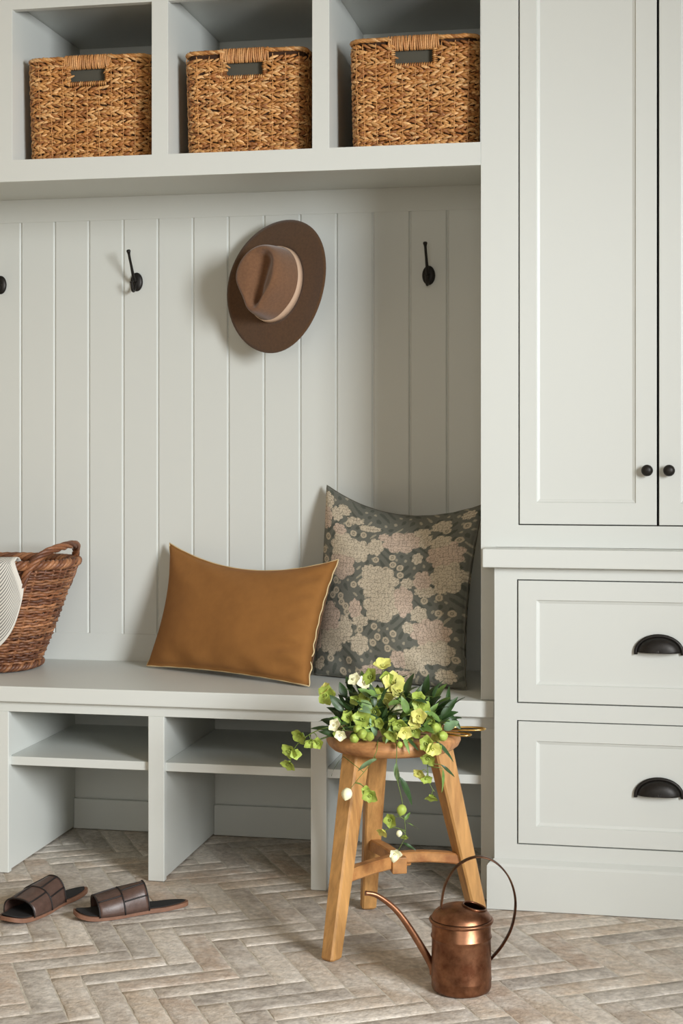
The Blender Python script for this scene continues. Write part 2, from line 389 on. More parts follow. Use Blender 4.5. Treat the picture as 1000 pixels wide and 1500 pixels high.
# ------------------------------------------------------------------ hat
def hat():
    c=Vector((-.931,.372,1.488)); 
    ang=math.radians(20); n=Vector((-math.sin(ang),-math.cos(ang),.13)).normalized()
    up=Vector((.20,0,1)); Y=(up-n*up.dot(n)).normalized(); X=Y.cross(n)
    M=Matrix((X,Y,n)).transposed()
    r=empty('fedora_hat',tuple(c),'brown felt fedora with a pale ribbon band hanging on the beadboard wall','hat')
    def W(p): return tuple(c+M@Vector(p))
    m=MB(); N=72
    bx,by,ox,oy=.078,.100,.153,.181
    rings=[]
    for q in range(9):
        t=q/8; 
        rings.append([( (bx+(ox-bx)*t)*math.cos(a),(by+(oy-by)*t)*math.sin(a), .012*t*t*math.cos(a)**2-.010*t*t*math.sin(a)**2 +.004*(1-t)) for a in [2*PI*k/N for k in range(N)]])
    top=[p for R in rings for p in R]; bot=[(x,y,z-.0032) for x,y,z in top]; vs=top+bot; F=[]; K=len(top)
    for q in range(8):
        for k in range(N):
            k2=(k+1)%N; F.append((q*N+k,q*N+k2,(q+1)*N+k2,(q+1)*N+k)); F.append((K+q*N+k,K+q*N+k2,K+(q+1)*N+k2,K+(q+1)*N+k))
    for k in range(N):
        k2=(k+1)%N; F.append((8*N+k,8*N+k2,K+8*N+k2,K+8*N+k)); F.append((k,k2,K+k2,K+k))
    m.add([W(p) for p in vs],F); m.build('brim',FELT,r,smooth=True)
    h=.112
    def crown(x,y,z):
        t=max(0,min(1,z/h))
        # taper, front pinch near y=-by, centre crease along y
        s=1-.13*t**1.5; x*=s; y*=s*(1-.02*t)
        pin=t**1.3*.48*math.exp(-((y+.072)/.040)**2)
        x*=1-pin
        return x,y,z
    m=MB(); V=[];S=[]
    levels=[(1,0),(1,.01),(1,.02),(1,.03),(1,.04),(1,.05),(1,.06),(1,.07),(.995,.08),(.985,.09),(.96,.099),(.925,.1055),(.87,.110),(.80,.112)]+[(s,.112) for s in (.72,.62,.52,.42,.32,.22,.12,.04)]
    for s,z in levels:
        for k in range(N):
            a=2*PI*k/N; x,y,zz=crown(bx*s*math.cos(a),by*s*math.sin(a),z)
            if z>.085:
                w=min(1,(z-.085)/.02); 
                inn=min(1,max(0,(1.0-s)/.30))
                dent=.040*inn*math.exp(-((x-.006)/(.023+.14*max(0,y+.02)))**2)*(1 if y<.05 else math.exp(-((y-.05)/.04)**2))
                side=.010*inn*math.exp(-((abs(x)-.040)/.016)**2)*math.exp(-((y+.03)/.05)**2)
                zz-=w*(dent+side*.5)+.010*w*max(0,(-y-.02)/.08)
            V.append(W((x,y,zz)))
    F=[]
    for q in range(len(levels)-1):
        for k in range(N): F.append((q*N+k,q*N+(k+1)%N,(q+1)*N+(k+1)%N,(q+1)*N+k))
    F.append(tuple((len(levels)-1)*N+k for k in range(N)))
    m.add(V,F); m.build('crown',FELT_LIT,r,smooth=True,sub=1)
    m=MB(); V=[];F=[]
    for z,e in ((.003,1.012),(.003,1.03),(.024,1.028),(.024,1.008)):
        for k in range(N):
            a=2*PI*k/N; x,y,zz=crown(bx*e*math.cos(a),by*e*math.sin(a),z); V.append(W((x,y,zz)))
    for q in range(3):
        for k in range(N): F.append((q*N+k,q*N+(k+1)%N,(q+1)*N+(k+1)%N,(q+1)*N+k))
    m.add(V,F); tag(m.build('ribbon_band',RIBBON,r,smooth=True),'pale tan ribbon band around the crown')
hat()

# ------------------------------------------------------------------ seagrass baskets
def seagrass(cx,label,w=.308,yf=.046,d=.30,h=.262,tw=0.):
    z0=1.7712; r=empty('seagrass_basket',(cx,yf+d/2,z0),label,'basket','woven seagrass baskets in the cubbies')
    hw=w/2; m=MB(); core=MB()
    hx0,hx1,hz0,hz1=-.047,.047,h-.066,h-.030   # handle hole
    ca,sa=math.cos(tw),math.sin(tw)
    def T(x,y,z):      # local (x from centre, y from front 0..d) to world
        f=.965+.035*min(1,z/(h*.9)); x*=f; y=(y-d/2)*f
        return (cx+x*ca-y*sa, yf+d/2+x*sa+y*ca, z0+z)
    RC=.030
    # perimeter parametrisation (front, right, back, left) with rounded corners
    segs=[]; 
    def perim(u):
        """u in metres from front-left corner start -> (x,y,nx,ny)"""
        a=w-2*RC; b_=d-2*RC; q=PI*RC/2; Ltot=2*a+2*b_+4*q; u%=Ltot
        if u<a: return (-hw+RC+u,0,0,-1)
        u-=a
        if u<q: t=u/RC; return (hw-RC+RC*math.sin(t),RC-RC*math.cos(t),math.sin(t),-math.cos(t))
        u-=q
        if u<b_: return (hw,RC+u,1,0)
        u-=b_
        if u<q: t=u/RC; return (hw-RC+RC*math.cos(t),d-RC+RC*math.sin(t),math.cos(t),math.sin(t))
        u-=q
        if u<a: return (hw-RC-u,d,0,1)
        u-=a
        if u<q: t=u/RC; return (-hw+RC-RC*math.sin(t),d-RC+RC*math.cos(t),-math.sin(t),math.cos(t))
        u-=q
        if u<b_: return (-hw,d-RC-u,-1,0)
        u-=b_; t=u/RC; return (-hw+RC-RC*math.cos(t),RC-RC*math.sin(t),-math.cos(t),-math.sin(t))
    Ltot=2*(w-2*RC)+2*(d-2*RC)+2*PI*RC
    def in_hole(x,y,z,mg=0.): return y<.02 and hx0-mg<x<hx1+mg and z>hz0-mg and z<h-.004
    # core walls (double sided shell) with the handle opening left out
    NP=160
    zs=[0.002,.05,.1,.15,hz0,hz1,h-.006]
    vs=[];fs=[]
    us=[Ltot*i/NP for i in range(NP)]
    # snap two columns at the hole edges
    for hx in (hx0,hx1):
        uu=hx+hw-RC; k=min(range(NP),key=lambda i:abs(us[i]-uu)); us[k]=uu
    for z in zs:
        for u in us:
            x,y,nx,ny=perim(u); vs.append(T(x-nx*.005,y-ny*.005,z))
    for j in range(len(zs)-1):
        for i in range(NP):
            i2=(i+1)%NP; xm=(perim(us[i])[0]+perim(us[i2])[0])/2 if i2 else 0; ym=perim(us[i])[1]
            if j==4 and ym<.01 and hx0<xm<hx1 and i2: continue
            fs.append((j*NP+i,j*NP+i2,(j+1)*NP+i2,(j+1)*NP+i))
    fs.append(tuple(range(NP)))
    core.add(vs,fs); core.build('inner_shell',GCORE,r,solid=.003)
    # lining seen through the hand hole
    m2=MB(); m2.box(0,1,0,1,0,1); x0,x1=-.075,.075
    V=[T(x,y,z) for x in (x0,x1) for y in (.012,.0135) for z in (h-.09,h-.014)]; m2.v=V; m2.c=[(1,1,1)]*8
    tag(m2.build('lining',LINEN,r),'grey-green lining seen through the hand hole')
    # strands: lens-shaped stitches, slant flips row by row
    pitch=.0131; rows=int((h-.012)/pitch); step=.0158
    cols=int(Ltot/step); step=Ltot/cols
    pal=[(188,134,76),(176,120,64),(200,150,92),(160,104,54),(184,130,72),(212,166,112),(146,92,46)]
    for j in range(rows):
        z=.007+j*pitch; sl=1 if j%2 else -1
        for i in range(cols):
            u=(i+.5*(j%2))*step+random.gauss(0,.0012)
            x,y,nx,ny=perim(u)
            if in_hole(x,y,z+.001,.006): continue
            for q in range(2):
                Ln=random.uniform(.0115,.0155); th=sl*random.uniform(.22,.50); rr=random.uniform(.0028,.0039)
                col=jit(random.choice(pal),.8,1.15)
                zz=z+random.gauss(0,.0012)+(.0045*(1 if q else -1)); uc=u+(step*.5 if q else 0)
                pts=[];R=[]
                for t in (-1,-.66,-.25,.25,.66,1):
                    X,Y,NX,NY=perim(uc+t*Ln*math.cos(th)); zt=zz+t*Ln*math.sin(th)
                    zt=min(max(zt,.004),h-.008)
                    off=.0045*math.cos(t*PI/2)-.0015
                    pts.append(T(X+NX*off,Y+NY*off,zt)); R.append(rr*(.35+.65*math.cos(t*PI/2.2)))
                m.tube(pts,R,n=6,col=col,flat=(.9,1.1))
    # thin vertical ties
    for i in range(0,cols,1):
        if i%2: continue
        u=i*step; x,y,nx,ny=perim(u)
        col=jit((196,142,84),.9,1.15)
        ztop=h-.01
        if y<.02 and hx0-.004<x<hx1+.004: ztop=hz0-.006
        pts=[];k=0; z=.006
        while z<ztop:
            o=.0040+.0016*math.sin(z/pitch*PI+i); pts.append(T(x+nx*o+random.gauss(0,.0004)*ny,y+ny*o,z)); z+=.0045
        m.tube(pts,.0011,n=5,col=col)
    m.build('woven_body',GRASS,r,colors=True,smooth=True)
    # rim braid: slanted stitches lying along the top, wrapped grip over the hole
    m=MB(); n=int(Ltot/.010)
    for i in range(n):
        u=i*Ltot/n; x,y,nx,ny=perim(u)
        if y<.02 and hx0-.012<x<hx1+.012: continue
        for q in (0,1):
            col=jit(random.choice(pal[:6]),.85,1.15)
            pts=[]
            for t in (-1,-.5,0,.5,1):
                X,Y,NX,NY=perim(u+t*.013); o=.001+ .003*math.cos(t*PI/2)*(1 if q==0 else -1)
                pts.append(T(X+NX*o,Y+NY*o,h-.005+.0035*t*(1 if q else -1)+random.gauss(0,.0005)))
            m.tube(pts,[.002,.0036,.004,.0036,.002],n=6,col=col)
    m.build('rim',GRASS,r,colors=True,smooth=True)
    m=MB()
    zc=(hz1+h-.001)/2+.001; hr=(h-hz1)/2+.0015
    k=24
    for i in range(k):
        xx=hx0-.012+(hx1-hx0+.024)*i/(k-1)
        col=jit(random.choice([(190,136,82),(176,122,72),(204,152,98)]),.85,1.1)
        a0=random.uniform(-.002,.002)
        pts=[T(xx+a0*math.sin(a),-.0005+.0058*-math.cos(a)+.003,zc+hr*math.sin(a)) for a in [2*PI*q/12 for q in range(12)]]
        m.tube(pts,.0026,n=6,closed=True,col=col)
    # stitched edge round the opening
    for (xa,za,xb,zb,nn) in ((hx0-.004,hz0-.003,hx1+.004,hz0-.003,18),(hx0-.004,hz0-.003,hx0-.004,hz1,8),(hx1+.004,hz0-.003,hx1+.004,hz1,8)):
        for i in range(nn):
            t=(i+.5)/nn; X=xa+(xb-xa)*t; Z=za+(zb-za)*t; vert=xa==xb
            col=jit(random.choice(pal),.8,1.1)
            dx,dz=(.006,.001) if vert else (.001,.006)
            m.tube([T(X-dx,0.001,Z-dz),T(X,-.004,Z),T(X+dx,.001,Z+dz)],[.0016,.0026,.0016],n=6,col=col)
    tag(m.build('wrapped_grip',GRASS,r,colors=True,smooth=True),'wrapped grip above the hand hole')
seagrass(-1.339,'woven seagrass basket in the leftmost cubby, dark hand hole at top',w=.316)
seagrass(-.936,'woven seagrass basket in the middle cubby of the three',w=.300,h=.259)
seagrass(-.519,'woven seagrass basket in the right cubby, next to the tall cupboard',w=.306,h=.268,yf=.044)

# ------------------------------------------------------------------ willow basket with rope handle
def willow():
    cx,cy,z0=-1.765,.285,.4675; H=.290
    r=empty('wicker_basket',(cx,cy,z0),'brown oval willow basket with a looped end handle, left end of the bench','basket')
    def ab(z):
        t=z/H; return .178+.115*t**.85, .128+.047*t**.85
    def pt(a,z,off=0.):
        A,B=ab(z); e=.82
        c,s=math.cos(a),math.sin(a); X=(abs(c)**e)*math.copysign(1,c)*(A+off); Y=(abs(s)**e)*math.copysign(1,s)*(B+off)
        return (cx+X,cy+Y,z0+z)
    NS=44; pal=[(130,84,54),(148,100,66),(112,70,46),(162,112,76),(98,60,40),(138,92,60)]
    m=MB(); rows=34; n=NS*4
    for j in range(rows):
        z=.016+j*(H-.034)/rows+random.gauss(0,.0004); ph=PI*(j%2)
        col=jit(random.choice(pal),.75,1.15)
        P=[pt(2*PI*i/n,z+.0012*math.sin(i*.9+j),.0042*math.cos(2*PI*i/n*NS/2+ph)) for i in range(n)]
        base=len(m.v); m.tube(P,.0040,n=6,closed=True,col=col)
        # colour drifts along the rod
        cur=np.array(col)
        for i in range(n):
            if i%22==0: cur=np.array(jit(random.choice(pal),.75,1.2))
            for k in range(6): m.c[base+i*6+k]=tuple(cur)
    m.build('woven_side',WILLOW,r,colors=True,smooth=True)
    m=MB()
    for i in range(NS):
        a=2*PI*(i+.5)/NS; m.tube([pt(a,z,0) for z in (.004,.06,.12,.18,.24,H)],.0034,n=6,col=tuple(v*.8 for v in lin(pal[i%6])))
    m.build('stake',WILLOW,r,colors=True,smooth=True)['kind']='stuff'
    m=MB(); V=[pt(2*PI*i/64,.008,-.004) for i in range(64)]; m.add(V,[tuple(range(64))]); m.build('base',GCORE,r,solid=.006)
    m=MB()
    def rope(zc,rad,off,strands,tw,pr):
        for s in range(strands):
            P=[]
            for i in range(260):
                a=2*PI*i/260; q=tw*a+2*PI*s/strands; P.append(pt(a,zc+pr*math.sin(q),off+pr*math.cos(q)))
            m.tube(P,rad,n=6,closed=True,col=jit(random.choice(pal),.8,1.1))
    rope(.012,.0052,.006,3,26,.006); m.build('foot_braid',WILLOW,r,colors=True,smooth=True)
    m=MB(); rope(H-.006,.0058,.002,4,22,.0085); m.build('rim_braid',WILLOW,r,colors=True,smooth=True)
    # looped end handles
    for sgn in (1,-1):
        m=MB()
        def hp(a,z,o=0): 
            p=pt(a if sgn>0 else PI-a,z,o); return Vector(p)
        core=smooth_path([hp(-.80,H-.070,.008),hp(-.78,H-.02,.012),hp(-.62,H+.022,.004),hp(-.25,H+.040,-.012),hp(.15,H+.040,-.014),hp(.45,H+.018,-.004),hp(.55,H-.02,.010),hp(.56,H-.075,.008)],12)
        for s in range(4):
            P=[]
            for i,p in enumerate(core):
                q=i*.33+2*PI*s/4; d=(core[min(i+1,len(core)-1)]-core[max(i-1,0)]).normalized(); u=d.orthogonal().normalized() if i==0 else (u-d*u.dot(d)).normalized(); w=d.cross(u)
                P.append(p+u*(.0058*math.cos(q))+w*(.0058*math.sin(q)))
            m.tube(P,.0052,n=7,col=jit(pal[(s*2)%6],.85,1.15))
        m.build('handle',WILLOW,r,colors=True,smooth=True)
willow()
# striped throw over the basket's front rim
def throw():
    cx,cy,z0,H=-1.765,.285,.4675,.290
    m=MB(); NU,NV=90,110
    Wd=.36; Ln=.38
    def surf(i,j):
        u=i/(NU-1); v=j/(NV-1)
        # v: 0 inside the basket, .25 at the rim, 1 lowest point outside
        x=-1.925+Wd*u
        edge=1.0-.50*max(0,(u-.72)/.28)**2.4
        t=v*edge
        A,B=.293,.175
        xx=max(-1,min(1,(x-cx)/A)); yr=cy-B*(1-abs(xx)**2.44)**(1/2.44)
        if t<.22:
            q=t/.22; return (x,yr+.045*(1-q)+.004,z0+H-.03+.045*math.sin(q*PI/2))
        if t<.30:
            q=(t-.22)/.08; return (x,yr+.004-.022*q,z0+H+.016-.004*q*q*3)
        q=(t-.30)/.70; z=H+.004-q*.235
        tt=max(0,z/H); A2,B2=.178+.115*tt**.85,.128+.047*tt**.85
        xx=max(-1,min(1,(x-cx)/A2)); yy=cy-B2*(max(0,1-abs(xx)**2.44))**(1/2.44)
        return (x+.022*math.sin(q*2.6)*u,yy-.018-.004*math.sin(u*23)-.003*math.sin(q*14+u*7),z0+z)
    m.grid(NU,NV,surf)
    for j in range(NV):
        for i in range(NU):
            v=j/(NV-1); u=i/(NU-1); t=(v*36+.6*math.sin(u*5))%1
            hem=u>.975 or v>.98
            m.c[j*NU+i]=lin((60,60,62)) if (t>.66 and not hem) else lin((208,204,194))
    tag(m.build('striped_throw',THROW,colors=True,smooth=True,solid=.004),'cream throw with fine dark stripes draped over the willow basket','throw')
throw()

# ------------------------------------------------------------------ cushions
def cushion(name,BL,BR,TL,TR,T,sag,mtl,label,cat,NU,NV,pattern=None,piping=None,grp=None):
    BL,BR,TL,TR=map(Vector,(BL,BR,TL,TR)); n=((BR-BL).cross(TL-BL)).normalized()
    if n.y>0: n=-n
    st,sb,sl,sr=sag
    def base(s,t):
        s2,t2=s,t
        bx=lambda q:(4*q*(1-q))**1.0
        t2=t-st*bx(s)*t**2+sb*bx(s)*(1-t)**2
        s2=s+sl*bx(t)*(1-s)**2-sr*bx(t)*s**2
        return BL*(1-s2)*(1-t2)+BR*s2*(1-t2)+TL*(1-s2)*t2+TR*s2*t2
    def th(s,t):
        e=max(0,16*s*(1-s)*t*(1-t)); 
        return T*(e**.42)*(1-.12*(t-.35))
    def wr(s,t): 
        return .0016*math.sin(17*s+9*t+2*math.sin(7*t))+.0030*math.exp(-((s-.93)/.05)**2)*math.sin(42*t)+.0025*math.exp(-((t-.06)/.06)**2)*math.sin(30*s+4)
    wr0=wr
    def wr(s,t): return wr0(s,t)+.0045*math.exp(-((s-.86)**2+(t-.24)**2)/.016)*math.sin(26*(t*1.4-s*.5))
    c=(BL+BR)/2
    m=MB()
    # front and back sheets share the outline
    vs=[];cols=[]
    def us(k,N): x=k/(N-1); return x
    for side in (1,-1):
        for j in range(NV):
            for i in range(NU):
                s,t=us(i,NU),us(j,NV); k=min(1,4*min(s,1-s,t,1-t)*4)
                p=base(s,t)+n*side*(th(s,t)*(.95 if side>0 else 1.05)+wr(s,t)*k*(1 if side>0 else .3))
                vs.append(tuple(p)); cols.append(pattern(s,t) if pattern else (1,1,1))
    F=[]; K=NU*NV
    for j in range(NV-1):
        for i in range(NU-1):
            a=j*NU+i; F.append((a,a+1,a+NU+1,a+NU)); F.append((K+a,K+a+NU,K+a+NU+1,K+a+1))
    m.add(vs,F); m.c=cols
    bm=bmesh.new()
    r=empty(name,tuple(c),label,cat,grp)
    o=m.build('cover',mtl,r,smooth=True,colors=bool(pattern))
    bm.from_mesh(o.data); bmesh.ops.remove_doubles(bm,verts=bm.verts,dist=1e-5); bm.to_mesh(o.data); bm.free()
    o.data.polygons.foreach_set('use_smooth',[True]*len(o.data.polygons))
    P=[base(k/60,0) for k in range(60)]+[base(1,k/60) for k in range(60)]+[base(1-k/60,1) for k in range(60)]+[base(0,1-k/60) for k in range(60)]
    P=[p+n*.0012*math.sin(i*.9)+(BR-BL).normalized()*(-.004*math.exp(-((i-72)/6)**2)*math.cos((i-72)*.8)) for i,p in enumerate(P)]
    pm=MB(); pm.tube(P,piping[1],n=7,closed=True,flat=(1,1)); 
    pp=pm.build('piping' if piping[2] else 'seam',piping[0],r,smooth=True)
    if piping[2]: pp['label']='cream piping around the edge'
    return r
cushion('lumbar_cushion',(-1.286,.352,.4725),(-.786,.098,.4715),(-1.252,.445,.797),(-.742,.252,.772),.062,(.155,.03,.06,.03),RUST,
  'rust-coloured oblong cushion with cream piping, lying on the bench','cushion',64,44,piping=(CREAM,.0017,True))
# floral pattern table, measured on the print: ellipses (x,y,rx,ry) on a 880 x 1000 print
BL_=[(265,490,78,78),(275,385,85,75),(375,400,48,66),(600,330,98,66),(500,722,98,82),(485,585,108,92),(622,690,50,85),(432,512,42,34),
 (838,560,76,92),(825,430,84,75),(800,352,52,42),(190,892,78,72),(180,785,72,84),(285,840,40,72),(765,955,82,72),(750,865,94,72),(700,765,42,42),
 (150,150,38,44),(150,240,36,62),(215,205,34,40),(460,365,44,52),(505,300,30,24),(362,920,50,52),(650,1005,62,60),(722,580,44,60),(735,640,52,30),(640,838,28,30),
 (348,735,36,52),(375,800,46,32),(645,590,34,30),(240,290,40,32),(700,270,44,26),(790,240,44,36),(90,880,34,60),(690,440,26,34),(420,250,60,20),
 (570,1000,44,42),(790,1085,52,34),(100,1010,34,24),(410,1050,60,24),(255,170,40,30),(330,215,50,22),(560,1080,60,26),(905,200,30,26),(720,330,34,44)]
RG_=[(290,245),(325,295),(380,250),(385,295),(465,445),(560,430),(565,475),(525,505),(605,495),(608,540),(225,580),(230,635),(205,660),(260,665),(265,697),
 (340,600),(820,280),(455,830),(370,845),(440,915),(515,905),(520,945),(470,885),(730,690),(805,675),(180,985),(120,990),(290,1000),(905,265),(885,350),(160,345),
 (240,1050),(330,1060),(620,1075),(690,1065),(850,1000),(860,760),(800,760),(300,750),(290,720),(640,380),(880,430),(560,870),(130,420),(150,470)]
_J=rng.random((128,128,2))
def worley(x,y):
    i,j=int(math.floor(x)),int(math.floor(y)); a=b_=9.
    for p in (-1,0,1):
        for q in (-1,0,1):
            r_=_J[(i+p)%128][(j+q)%128]; d=math.hypot(i+p+.15+.7*r_[0]-x,j+q+.15+.7*r_[1]-y)
            if d<a: a,b_=d,a
            elif d<b_: b_=d
    return a,b_
def floral(s,t):
    TLc,TRc,BLc,BRc=(128,78),(955,150),(55,1055),(865,1140)
    x=TLc[0]*(1-s)*t+TRc[0]*s*t+BLc[0]*(1-s)*(1-t)+BRc[0]*s*(1-t); y=TLc[1]*(1-s)*t+TRc[1]*s*t+BLc[1]*(1-s)*(1-t)+BRc[1]*s*(1-t)
    best=-9; bi=None
    for k,(a,b_,rx,ry) in enumerate(BL_):
        dx=(x-a)/rx; dy=(y-b_)/ry
        if abs(dx)>1.3 or abs(dy)>1.3: continue
        an=math.atan2(dy,dx); q=1+.24*abs(math.sin(an*(3+k%2)+k))-.12-math.hypot(dx,dy)
        if q>best: best=q; bi=k
    g=(106,107,99); pale=(206,194,172) if bi is None or bi%3 else (206,186,168)
    if best>0:
        a,b_,rx,ry=BL_[bi]; dx=x-a;dy=y-b_; rr=math.hypot(dx,dy); an=math.atan2(dy,dx)
        petal=math.sin(rr/8.0+1.6*math.sin(an*7+rr/23))      # layered petal lines
        f1,f2=worley(x/21.,y/21.); k=1-(.50 if f2-f1<.11 else 0)-(.38 if f1<.12 else 0)-(.16 if .26<f1<.32 else 0)-.10*(petal>.5)
        if best<.06: k*=.93
        return tuple(v*k for v in lin(pale))
    for a,b_ in RG_:
        d=math.hypot(x-a,y-b_)
        if d<19: return lin((186,174,152)) if (d>9.5 or d<4) else lin((128,124,110))
    q=math.sin(x*.071+3*math.sin(y*.023))*math.sin(y*.063+2*math.sin(x*.031))
    if q>.80: return lin((160,154,136))
    if q<-.55: return lin((84,88,80))
    return lin(g)
cushion('square_cushion',(-.815,.300,.4715),(-.403,.128,.4715),(-.812,.445,.957),(-.372,.268,.915),.070,(.115,.0,.02,.05),FLORAL,
  'large square cushion with a pale floral print on dark grey-green, in the bench corner','cushion',250,280,pattern=floral,piping=(mat('seam_cloth',(96,94,84),.9),.0018,False))

# ------------------------------------------------------------------ stool
def stool():
    c=(-.521,-.270); r=empty('wooden_stool',(c[0],c[1],0),'rustic three-legged wooden stool with a thick round seat','stool')
    m=MB(); N=64
    pr=[(.0005,.402),(.120,.402),(.134,.404),(.143,.411),(.147,.420),(.146,.430),(.139,.437),(.128,.4375),(.10,.433),(.06,.430),(.0005,.429)]
    V=[];F=[]
    for q,(rad,z) in enumerate(pr):
        for k in range(N):
            a=2*PI*k/N; w=1+.012*math.sin(3*a+1)+.006*math.sin(7*a); V.append((c[0]+rad*w*math.cos(a),c[1]+rad*w*math.sin(a),z+.0015*math.sin(2*a)*(rad>.1 and z>.405)))
    for q in range(len(pr)-1):
        for k in range(N): F.append((q*N+k,q*N+(k+1)%N,(q+1)*N+(k+1)%N,(q+1)*N+k))
    m.add(V,F); m.build('seat',WOODS,r,smooth=True)
    feet=[((-.616,-.474),(-.588,-.338),math.radians(58)),((-.602,-.112),(-.566,-.208),math.radians(20)),((-.332,-.215),(-.420,-.252),math.radians(38))]
    LW=[]
    for (fx,fy),(tx,ty),rot in feet:
        m=MB(); V=[]
        for z in (0,.004,.1,.2,.3,.404):
            t=z/.404; x=fx+(tx-fx)*t; y=fy+(ty-fy)*t
            h=.0165+.0065*t; ch=.004
            if z==0: h-=.003
            sec=[(h,h-ch),(h-ch,h),(-h+ch,h),(-h,h-ch),(-h,-h+ch),(-h+ch,-h),(h-ch,-h),(h,-h+ch)]
            cr,sr=math.cos(rot),math.sin(rot); V+=[(x+a*cr-b_*sr,y+a*sr+b_*cr,z) for a,b_ in sec]
        F=[(q*8+k,q*8+(k+1)%8,(q+1)*8+(k+1)%8,(q+1)*8+k) for q in range(5) for k in range(8)]+[tuple(range(8)),tuple(range(40,48))]
        m.add(V,F); m.build('leg',WOOD,r,autos=30)
        t=.155/.404; LW.append(Vector((fx+(tx-fx)*t,fy+(ty-fy)*t,.155)))
    J=Vector((-.507,-.283,.157))
    for i,P in enumerate(LW):
        m=MB(); d=(J-P); n=Vector((-d.y,d.x,0)).normalized(); K=9; V=[]
        for k in range(K):
            t=k/(K-1); p=P.lerp(J+d.normalized()*(.012 if i else .030),t); arch=.010*math.sin(PI*t*.75) if i==2 else .004*math.sin(PI*t)
            hh=.0135-(.002 if i==2 else 0); ww=.012
            p=p+Vector((0,0,arch+(.0 if i!=1 else .002))); 
            V+=[tuple(p+n*a+Vector((0,0,b_))) for a,b_ in ((ww,-hh+.003),(ww,hh-.003),(ww-.003,hh),(-ww+.003,hh),(-ww,hh-.003),(-ww,-hh+.003),(-ww+.003,-hh),(ww-.003,-hh))]
        F=[(q*8+k,q*8+(k+1)%8,(q+1)*8+(k+1)%8,(q+1)*8+k) for q in range(K-1) for k in range(8)]+[tuple(range(8)),tuple(range((K-1)*8,K*8))]
        m.add(V,F); m.build('stretcher',WOODH,r,autos=30)
    m=MB(); m.box(-.016,.016,-.016,.016,-.019,.016); a=math.radians(20)
    m.v=[(J.x+x*math.cos(a)-y*math.sin(a)+.004,J.y-.016+x*math.sin(a)+y*math.cos(a),J.z+z) for x,y,z in m.v]; m.build('joint_block',WOODH,r,bevel=.002)
stool()

